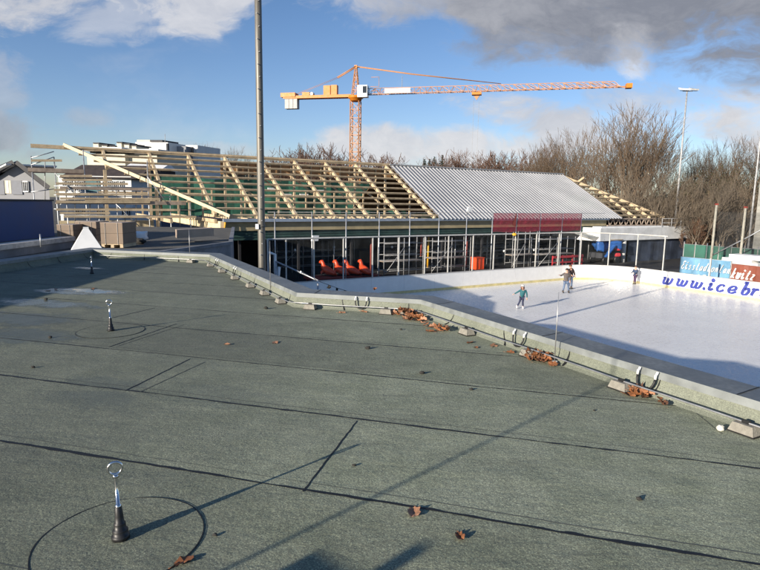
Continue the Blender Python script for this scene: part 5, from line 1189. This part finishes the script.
MB().prism([W(p_.dot(AX), p_.dot(ON)+.35, 0), W(p_.dot(AX), p_.dot(ON)-.35, 0), W(p_.dot(AX)+.6, p_.dot(ON)-.35, 0), W(p_.dot(AX)+.6, p_.dot(ON)+.35, 0)], (0, 0, zt_)).build('shaft', M['pylon'], o)
b = MB(); z_ = .5
while z_ < zt_-.3: b.box(W(p_.dot(AX)-.05, p_.dot(ON)-.30, z_), AX*.048, ON*.6, Vector((0, 0, .16))); z_ += .42
b.build('ribs', M['pylon'], o)
for k, (px0, px1, py) in enumerate(((716, 758, 262), (722, 752, 258.5), (729, 765, 255.5))):
    a, b_ = pr(px0, py, 42.2), pr(px1, py, 42.2); z_ = (a.z+b_.z)/2-.30; solo('white_slab', MB().box(W(42.2, a.dot(ON), max(z_, 1.0+.32*k)), ON*(b_.dot(ON)-a.dot(ON)), AX*1.3, Vector((0, 0, .30))), M['white2'], ['lowest white slab in the stack behind the red banner', 'middle white slab in the stack behind the red banner', 'top white slab in the stack behind the red banner'][k], 'slab', 'white slabs stacked behind the banners')
p_ = W(42.3, pr(737, 260, 42.2).dot(ON), 0); o = thing('slab_trestle', p_, 'dark trestle under the white slabs', 'trestle')
for s in (-2.4, 0, 1.6): MB().box(p_+ON*s, ON*.15, AX*1.1, Vector((0, 0, 1.0))).build('leg', M['dark2'], o)
MB().quad(W(43.6, pr(711.5, 240, 43.6).dot(ON), 2.2), W(43.6, 6, 2.2), W(43.6, 6, 5.4), W(43.6, pr(711.5, 240, 43.6).dot(ON), 5.4)).build('netting', M['netdark'], bpy.data.objects['net_post'])

# ------------------------------------------------------------------ trees
def tree_mesh(seed, stems, levels, spread, r0, up, wob, leafm=None, leaf_n=0, crown_from=.2, twig_r=.0016, lens=(.42, .30, .2, .13, .08), kids=(4, 4, 4, 4, 3)):
    """trunk and crown of a bare tree one unit tall"""
    r_ = random.Random(seed); T, C, Lf = MB(), MB(), MB()
    def branch(p_, d_, L, r_b, lv):
        n_ = 4 if lv < 2 else 3; pts = [p_]; rad = [r_b]; q_ = p_.copy(); dd = d_.copy()
        for k in range(n_):
            dd = (dd + Vector((r_.gauss(0, wob), r_.gauss(0, wob), r_.gauss(0, wob)+up*.10))).normalized(); q_ = q_ + dd*(L/n_); pts.append(q_.copy()); rad.append(max(twig_r*.6, r_b*(1-.6*(k+1)/n_)))
        (T if lv == 0 else C).tube(pts, rad, 7 if lv == 0 else (5 if lv == 1 else 3), cap=False)
        if lv+1 >= levels:
            for k in range(leaf_n):
                c = q_.lerp(p_, r_.random()*.8) + Vector((r_.gauss(0, .012), r_.gauss(0, .012), r_.gauss(0, .012))); s = r_.uniform(.004, .010); u_ = Vector((r_.gauss(0, 1), r_.gauss(0, 1), r_.gauss(0, 1))).normalized(); v_ = u_.orthogonal().normalized()
                Lf.quad(c-u_*s-v_*s*.6, c+u_*s-v_*s*.6, c+u_*s+v_*s*.6, c-u_*s+v_*s*.6)
            return
        nk = kids[lv]
        for k in range(nk):
            f = (crown_from + (1-crown_from)*(k+r_.random()*.7)/nk) if lv == 0 else r_.uniform(.3, 1.0)
            f = min(f, .98); i = min(int(f*n_), n_-1); base_ = pts[i].lerp(pts[i+1], f*n_-i); rb = rad[i]*(1-(f*n_-i)) + rad[i+1]*(f*n_-i)
            ax_ = dd.orthogonal().normalized(); az_ = r_.uniform(0, 6.283)
            side = Quaternion(d_, az_) @ ax_; ang = r_.uniform(.6, 1.15)*spread
            nd = (d_*math.cos(ang) + side*math.sin(ang)).normalized(); nd.z += up*.22; nd.normalize()
            branch(base_, nd, lens[lv+1]*r_.uniform(.7, 1.25)*(1.15-.45*f if lv == 0 else 1), max(twig_r, rb*.68), lv+1)
        branch(pts[-1], dd, lens[lv+1]*.9, max(twig_r, rad[-1]), lv+1)
    for k in range(stems):
        a_ = 6.283*k/stems + r_.random(); tl_ = 0 if stems == 1 else r_.uniform(.16, .42)
        branch(Vector((math.cos(a_)*.012, math.sin(a_)*.012, 0)), Vector((math.cos(a_)*tl_, math.sin(a_)*tl_, 1)).normalized(), lens[0]*(r_.uniform(.85, 1.1)), r0*(1 if k == 0 else r_.uniform(.55, .9)), 0)
    return T, C, Lf
def normalise(mbs):
    top = max(v.z for m_ in mbs for v in m_.v)
    for m_ in mbs: m_.v = [v/top for v in m_.v]
PROTO = {}
def make_tree(kind, loc, H, rz, label, group, wx=1.0):
    if kind not in PROTO:
        sp_ = dict(big=(11, 5, 6, .60, .018, .85, .09, 0), tall=(5, 2, 6, .55, .015, .9, .10, 0), bush=(23, 5, 5, .75, .009, .6, .14, 0), brush=(31, 6, 5, .75, .010, .7, .16, 1), rusty=(37, 3, 5, .6, .009, 1.0, .15, 2), ivy=(41, 3, 5, .75, .020, .5, .14, 3), trunky=(53, 3, 5, .62, .020, .8, .13, 0), poplar=(43, 1, 5, .28, .010, 1.3, .06, 0))[kind]
        sd, st, lv, spd, r0, up, wob, ln = sp_
        ms = tree_mesh(sd, st, lv, spd, r0, up, wob, None, ln, crown_from=.22 if kind not in ('brush', 'rusty', 'bush') else .08, twig_r=.00115 if kind in ('big', 'tall') else (.0022 if kind in ('bush', 'poplar') else .002),
                       kids=(5, 4, 3, 2, 1) if kind in ('big', 'tall', 'ivy') else (4, 4, 3, 2, 2) if kind == 'trunky' else ((9, 4, 3, 2, 2) if kind == 'poplar' else (6, 5, 4, 3, 2)), lens=(.50, .30, .19, .12, .075, .05) if kind != 'poplar' else (.8, .18, .12, .08, .05))
        normalise(ms); o = thing('tree', loc, label, 'tree', group); ORIG[o.name] = Vector((0, 0, 0))
        tw = {'trunky': 'bark', 'bush': 'twig_red', 'rusty': 'twig_red'}.get(kind, 'twig')
        ms[0].build('trunk', M['bark'], o); cr = ms[1].build('crown', M[tw], o)
        if ln: ms[2].build('leaves', M[{'brush': 'brush', 'rusty': 'brush_o', 'ivy': 'ivy'}[kind]], cr)
        PROTO[kind] = o
    else: o = copy_tree(PROTO[kind], label=label)
    o.location = Vector(loc); o.rotation_euler = (0, 0, rz); o.scale = (H*wx, H*wx, H); o['group'] = group; return o
def plant(kind, px, Y, top, label, group, wx=1.0):
    p_ = atd(px, 200, Y); H = atd(px, top, Y).z + .25; return make_tree(kind, (p_.x, Y, -.25), H, rnd.uniform(0, 6.28), label, group, wx)
G1 = 'bare trees behind the ice hall'
for kind, px, Y, top, wx, lb in (('big', 620, 80, 99, 1.25, 'largest bare tree, wide fan shaped crown above the right end of the hall roof'), ('tall', 576, 88, 122, 1.1, 'bare tree left of the largest tree, crown reaching its shoulder'), ('big', 548, 94, 134, 1.0, 'lower bare tree at the left end of the row beside the largest tree'),
                             ('tall', 655, 92, 126, 1.1, 'bare tree just left of the slim lamp mast'), ('tall', 690, 84, 142, 1.0, 'bare tree right of the slim lamp mast'), ('big', 716, 84, 134, .9, 'broad bare tree above the dark shrubs at the right'), ('tall', 741, 80, 130, 1.0, 'bare tree left of the concrete pylon'), ('big', 778, 78, 132, .9, 'bare tree at the right edge behind the concrete pylon'),
                             ('trunky', 640, 66, 158, .9, 'lower bare tree with pale limbs behind the hip of the hall roof'), ('trunky', 668, 63, 170, .9, 'short bare tree with pale limbs at the foot of the lamp mast'), ('trunky', 700, 60, 176, .9, 'short bare tree with pale limbs right of the pavilion railing'), ('trunky', 727, 61, 168, 1.0, 'bare tree with pale limbs between the two weathered posts'), ('trunky', 748, 62, 172, .9, 'bare tree with pale limbs in front of the concrete pylon')): plant(kind, px, Y, top, lb, G1, wx)
G2 = 'reddish trees along the skyline behind the hall'
for kind, px, Y, top, wx, lb in (('bush', 463, 120, 152, 1.3, 'low reddish bare tree just right of the conifers'), ('bush', 481, 118, 147, 1.3, 'rounded reddish bare tree right of the hoist ropes'), ('bush', 503, 115, 146, 1.3, 'reddish bare tree in the middle of the skyline clump'), ('bush', 523, 108, 141, 1.1, 'taller reddish bare tree at the right of the skyline clump'), ('big', 534, 100, 140, .8, 'brown bare tree between the skyline clump and the big trees'),
                             ('bush', 318, 125, 145, 1.6, 'reddish bare tree left of the crane mast'), ('bush', 337, 122, 140.5, 1.6, 'rounded dark red bare tree touching the crane mast'), ('bush', 369, 130, 151, 1.6, 'low reddish tree just right of the crane mast')): plant(kind, px, Y, top, lb, G2, wx)
G3 = 'thin distant trees by the terraced flats'
for kind, px, Y, top, wx, lb in (('big', 207, 150, 142.5, .8, 'thin bare tree next to the terraced flats'), ('tall', 221, 155, 141.5, .9, 'thin bare tree second from the terraced flats'), ('big', 236, 160, 145, .8, 'thin bare tree third from the terraced flats'), ('big', 252, 165, 152, .8, 'small distant bare tree left of the big mast'), ('bush', 281, 150, 153, 1.0, 'low distant tree right of the big mast'), ('poplar', 303.5, 150, 142, .8, 'narrow upright poplar between the big mast and the crane')): plant(kind, px, Y, top, lb, G3, wx)
G4 = 'dense shrubs and ivy clad trees at the right'
for kind, px, Y, top, wx, lb in (('brush', 628, 74, 190, 1.2, 'dry brown shrub behind the hip of the hall roof'), ('ivy', 662, 78, 176, 1.0, 'dark ivy covered tree left of the lamp mast'), ('brush', 676, 72, 190, 1.3, 'dry brown shrub at the lamp mast foot'), ('ivy', 690, 78, 170, 1.1, 'dark ivy covered tree right of the lamp mast'), ('rusty', 699, 61, 212, .8, 'rust coloured shrub just right of the grey pavilion roof'),
                             ('ivy', 707, 76, 162, 1.1, 'tall ivy covered tree above the blue banner'), ('brush', 715, 70, 190, 1.4, 'dry brown shrub behind the left weathered post'), ('ivy', 724, 78, 158, 1.2, 'tallest ivy covered tree above the green screen'), ('brush', 738, 70, 188, 1.4, 'dry brown shrub between the two weathered posts'), ('ivy', 746, 76, 166, 1.1, 'ivy covered tree left of the concrete pylon'), ('brush', 760, 68, 186, 1.3, 'dry brown shrub behind the concrete pylon'),
                             ('brush', 598, 82, 188, 1.2, 'leftmost dry shrub behind the metal roof end'), ('brush', 700, 84, 180, 1.6, 'wide dry shrub behind the rust coloured shrub'), ('brush', 650, 88, 186, 1.6, 'wide dry shrub far behind the lamp mast'), ('brush', 732, 86, 178, 1.6, 'wide dry shrub far behind the two weathered posts')): plant(kind, px, Y, top, lb, G4, wx)
def conifer(px, Y, top, label, k_):
    p_ = atd(px, 200, Y); H = atd(px, top, Y).z+.25; r_ = random.Random(k_); o = thing('conifer', (p_.x, Y, -.25), label, 'tree', 'dark conifers on the skyline'); base = Vector((p_.x, Y, -.25))
    MB().tube([base, base+Vector((0, 0, H*.97))], [.22, .03], 7).build('trunk', M['bark'], o); b = MB(); z_ = H*.12
    while z_ < H*.99:
        L = (H-z_)*.40+.15; n_ = 9
        for j in range(n_):
            th = r_.uniform(0, 6.283); l_ = L*r_.uniform(.6, 1.1); d_ = Vector((math.cos(th), math.sin(th), -.25)); s_ = Vector((-math.sin(th), math.cos(th), 0)); c = base+Vector((0, 0, z_))
            for m_ in range(4):
                f0 = m_/4; pz = c+d_*l_*f0; wd = l_*.22*(1-f0)+.05; b.tri(pz-s_*wd, pz+s_*wd, pz+d_*l_*.42+Vector((0, 0, r_.uniform(-.15, .1)))); b.tri(pz+Vector((0, 0, -.12))-s_*wd*.6, pz+d_*l_*.3+Vector((0, 0, -.25)), pz+s_*wd*.6)
        z_ += H*.022
    b.build('crown', M['conifer'], o)
for i, (px, Y, top, lb) in enumerate(((423.5, 125, 157.5, 'smallest dark conifer left of the pair above the metal roof'), (433, 118, 155, 'dark conifer left of the tallest conifer'), (441, 118, 153.5, 'tallest dark conifer above the metal roof'), (428.5, 119, 157.5, 'short dark conifer tucked beside the pair'), (455, 125, 159.5, 'small dark conifer right of the tallest one'))): conifer(px, Y, top, lb, i)

# ------------------------------------------------------------------ people on the ice
def skin_obj(name, joints, edges, m, parent, root=0, lvl=1):
    me = bpy.data.meshes.new(name); me.from_pydata([tuple(p_) for p_, r_ in joints], edges, []); o = bpy.data.objects.new(name, me); COL.objects.link(o)
    md = o.modifiers.new('s', 'SKIN'); md.use_smooth_shade = True
    for i, v_ in enumerate(me.skin_vertices[0].data):
        r_ = joints[i][1]; v_.radius = r_ if isinstance(r_, tuple) else (r_, r_); v_.use_root = (i == root)
    sb = o.modifiers.new('u', 'SUBSURF'); sb.levels = sb.render_levels = lvl
    dg = bpy.context.evaluated_depsgraph_get(); nm = bpy.data.meshes.new_from_object(o.evaluated_get(dg)); bpy.data.objects.remove(o); bpy.data.meshes.remove(me)
    nm.name = name; nm.materials.clear(); nm.materials.append(m)
    for p_ in nm.polygons: p_.use_smooth = True
    ob = bpy.data.objects.new(name, nm); COL.objects.link(ob); ob.parent = parent; return ob
def person(loc, H, yaw, label, pose, coat, legs, boots, hair, hat=None, long_coat=0, long_hair=False):
    """local frame: faces -Y at yaw 0; pose gives joints as fractions of the height"""
    o = thing('person', loc, label, 'person'); ORIG[o.name] = Vector((0, 0, 0)); o.rotation_euler = (0, 0, yaw); P = {k: Vector(v)*H for k, v in pose.items()}; h = H
    lean = P['neck']-P['hip']
    J = []; E = []
    def add(p_, r_, par=None):
        J.append((p_, r_)); i = len(J)-1
        if par is not None: E.append((par, i))
        return i
    hip = add(P['hip'], .075*h); belly = add(P['hip'].lerp(P['neck'], .35), (.080*h, .06*h), hip); chest = add(P['hip'].lerp(P['neck'], .75), (.088*h, .062*h), belly)
    neck = add(P['neck'], .034*h, chest); jaw = add(P['head']+Vector((0, 0, -.04))*h, .042*h, neck); hd = add(P['head'], (.050*h, .056*h), jaw); add(P['head']+Vector((0, .004, .055))*h, .040*h, hd)
    for s in ('l', 'r'):
        sg = -1 if s == 'r' else 1
        sh = add(P['sh'+s], .035*h, chest); el_ = add(P['el'+s], .026*h, sh); wr = add(P['wr'+s], .018*h, el_)
        d_ = (P['wr'+s]-P['el'+s]).normalized(); sd_ = d_.cross(Vector((0, 0, 1))); sd_ = sd_.normalized() if sd_.length > .1 else Vector((1, 0, 0)); dn = d_.cross(sd_)
        pm = add(P['wr'+s]+d_*.040*h, (.020*h, .012*h), wr)
        for k, l_ in enumerate((.036, .044, .047, .042)):
            b0 = P['wr'+s]+d_*.052*h+sd_*(k-1.5)*.0105*h; f1 = add(b0, .0052*h, pm); f2 = add(b0+(d_*.8+dn*.25)*l_*h*.55, .0048*h, f1); add(b0+(d_*.8+dn*.25)*l_*h*.55+(d_*.5+dn*.75)*l_*h*.42, .004*h, f2)
        t1 = add(P['wr'+s]+d_*.022*h+sd_*sg*.024*h, .006*h, wr); add(P['wr'+s]+d_*.050*h+sd_*sg*.036*h, .005*h, t1)
        th = add(P['hp'+s], .052*h, hip); kn = add(P['kn'+s], .034*h, th); an = add(P['an'+s], .022*h, kn); add(P['an'+s]+Vector((0, -.05, -.022))*h, .02*h, an)
    body = skin_obj('body', J, E, M['skin'], o)
    # face
    fc = P['head']; b = MB()
    b.tube([fc+Vector((0, -.052, .004))*h, fc+Vector((0, -.070, -.012))*h], [.006*h, .009*h], 6); b.build('nose', M['skin'], o)
    for s in (-1, 1):
        MB().blob(fc+Vector((s*.020, -.050, .010))*h, .007*h, .005*h, .005*h, 8, 6).build('eye', M['stone'], o); MB().blob(fc+Vector((s*.052, .004, .0))*h, .008*h, .012*h, .018*h, 8, 6).build('ear', M['skin'], o)
    MB().blob(fc+Vector((0, -.048, -.030))*h, .015*h, .006*h, .004*h, 8, 5).build('mouth', M['rust'], o)
    b = MB(); b.blob(fc+Vector((0, .014, .024))*h, .058*h, .060*h, .054*h, 14, 9, .12, 3)
    if long_hair:
        for s in (-1, 0, 1): b.tube([fc+Vector((s*.045, .02+.02*(s == 0), .03))*h, fc+Vector((s*.056, .02+.025*(s == 0), -.04))*h, fc+Vector((s*.055, .01+.04*(s == 0), -.115))*h], [.022*h, .028*h, .012*h], 8)
    b.build('hair', M[hair], o)
    if hat:
        b = MB(); b.lathe(fc+Vector((0, .006, .030))*h, [(.064*h, 0), (.066*h, .016*h), (.060*h, .04*h), (.042*h, .062*h), (.012*h, .072*h)], 14); ht = b.build('hat', M[hat], o)
    # coat
    J2 = []; E2 = []
    def add2(p_, r_, par=None):
        J2.append((p_, r_)); i = len(J2)-1
        if par is not None: E2.append((par, i))
        return i
    hem = P['hip']+Vector((0, 0, -.045-long_coat))*h
    a0 = add2(hem, (.102*h, .082*h)); a1 = add2(P['hip'].lerp(P['neck'], .18), (.098*h, .075*h), a0); a2 = add2(P['hip'].lerp(P['neck'], .6), (.104*h, .076*h), a1); a3 = add2(P['hip'].lerp(P['neck'], .86), (.082*h, .058*h), a2); add2(P['neck']+Vector((0, 0, .008))*h, .046*h, a3)
    for s in ('l', 'r'):
        sh = add2(P['sh'+s], .046*h, a2); el_ = add2(P['el'+s], .036*h, sh); add2(P['el'+s].lerp(P['wr'+s], .93), .027*h, el_)
    skin_obj('coat', J2, E2, M[coat], o)
    J3 = [(P['hip']+Vector((0, 0, -.01))*h, .084*h)]; E3 = []
    for s in ('l', 'r'):
        i = len(J3); J3 += [(P['hp'+s]+Vector((0, 0, -.03))*h, .060*h), (P['hp'+s].lerp(P['kn'+s], .6), .050*h), (P['kn'+s], .041*h), (P['kn'+s].lerp(P['an'+s], .85), .036*h)]; E3 += [(0, i), (i, i+1), (i+1, i+2), (i+2, i+3)]
    skin_obj('trousers', J3, E3, M[legs], o)
    for s in ('l', 'r'):
        an = P['an'+s]; b = MB(); b.tube([an+Vector((0, .02, -.018))*h, an+Vector((0, -.02, -.024))*h, an+Vector((0, -.075, -.028))*h, an+Vector((0, -.095, -.030))*h], [.026*h, .030*h, .024*h, .012*h], 10); b.tube([an+Vector((0, .008, -.02))*h, an+Vector((0, .008, .05))*h], [.032*h, .034*h], 10); bt = b.build('skate_boot', M[boots], o)
        zb__ = .0; MB().box(an+Vector((-.004, -.09, 0))*h - Vector((0, 0, an.z-.002)), (.008*h, 0, 0), (0, .135*h, 0), (0, 0, .020*h)).build('blade', M['chrome'], bt)
    o.location = Vector(loc); return o
STAND = dict(hip=(0, 0, .50), neck=(0, -.005, .815), head=(0, -.02, .915), shl=(.105, 0, .775), shr=(-.105, 0, .775), ell=(.15, .0, .61), elr=(-.15, .0, .61), wrl=(.16, -.05, .46), wrr=(-.16, -.05, .46), hpl=(.05, 0, .48), hpr=(-.05, 0, .48), knl=(.06, -.01, .275), knr=(-.06, -.01, .275), anl=(.07, 0, .06), anr=(-.07, 0, .06))
def pose(**k): d = dict(STAND); d.update(k); return d
person(at(521.5, 308.5, 0), 1.36, R(-8), 'long haired girl in a teal jacket and pale hat gliding with one arm held out', pose(hip=(0, 0, .49), neck=(.03, -.03, .80), head=(.0, -.06, .895), shl=(.13, -.02, .755), shr=(-.075, -.03, .765), ell=(.185, .0, .60), wrl=(.19, -.03, .445), elr=(-.20, -.06, .68), wrr=(-.34, -.08, .60), knl=(.03, -.05, .285), anl=(.06, .02, .06), knr=(-.09, -.06, .29), anr=(-.19, -.04, .075)), 'teal', 'darkjeans', 'white2', 'hair', 'hatw', .02, True)
person(at(565.5, 293, 0), 1.66, R(-5), 'man in a grey brown coat and blue jeans standing with one arm raised', pose(elr=(-.21, -.03, .69), wrr=(-.28, -.10, .72), ell=(.15, .0, .61), wrl=(.12, -.10, .50), knl=(.085, -.01, .275), anl=(.12, 0, .06), knr=(-.075, -.01, .275), anr=(-.10, 0, .06)), 'greycoat', 'jeans', 'black', 'hair_dk', None, .07)
person(at(569.8, 289.0, 0), 1.84, R(25), 'taller person in a dark coat leaning over right behind the man in grey', pose(hip=(0, 0, .50), neck=(-.08, -.08, .79), head=(-.15, -.13, .87), shl=(.03, -.06, .75), shr=(-.17, -.06, .76), ell=(.05, -.13, .60), wrl=(.0, -.22, .52), elr=(-.21, -.16, .62), wrr=(-.2, -.26, .56)), 'blackcoat', 'jeans', 'black', 'hair', None, .05)
person(at(634.6, 284.3, 0), 1.42, R(-62), 'child in a navy jacket standing at the far boards with hands held forward', pose(ell=(.12, -.10, .63), wrl=(.09, -.24, .60), elr=(-.12, -.10, .62), wrr=(-.09, -.24, .58), knl=(.045, -.02, .275), anl=(.05, 0, .06), knr=(-.045, -.01, .275), anr=(-.05, 0, .06)), 'navycoat', 'purple', 'black', 'hair_dk', None, .06)
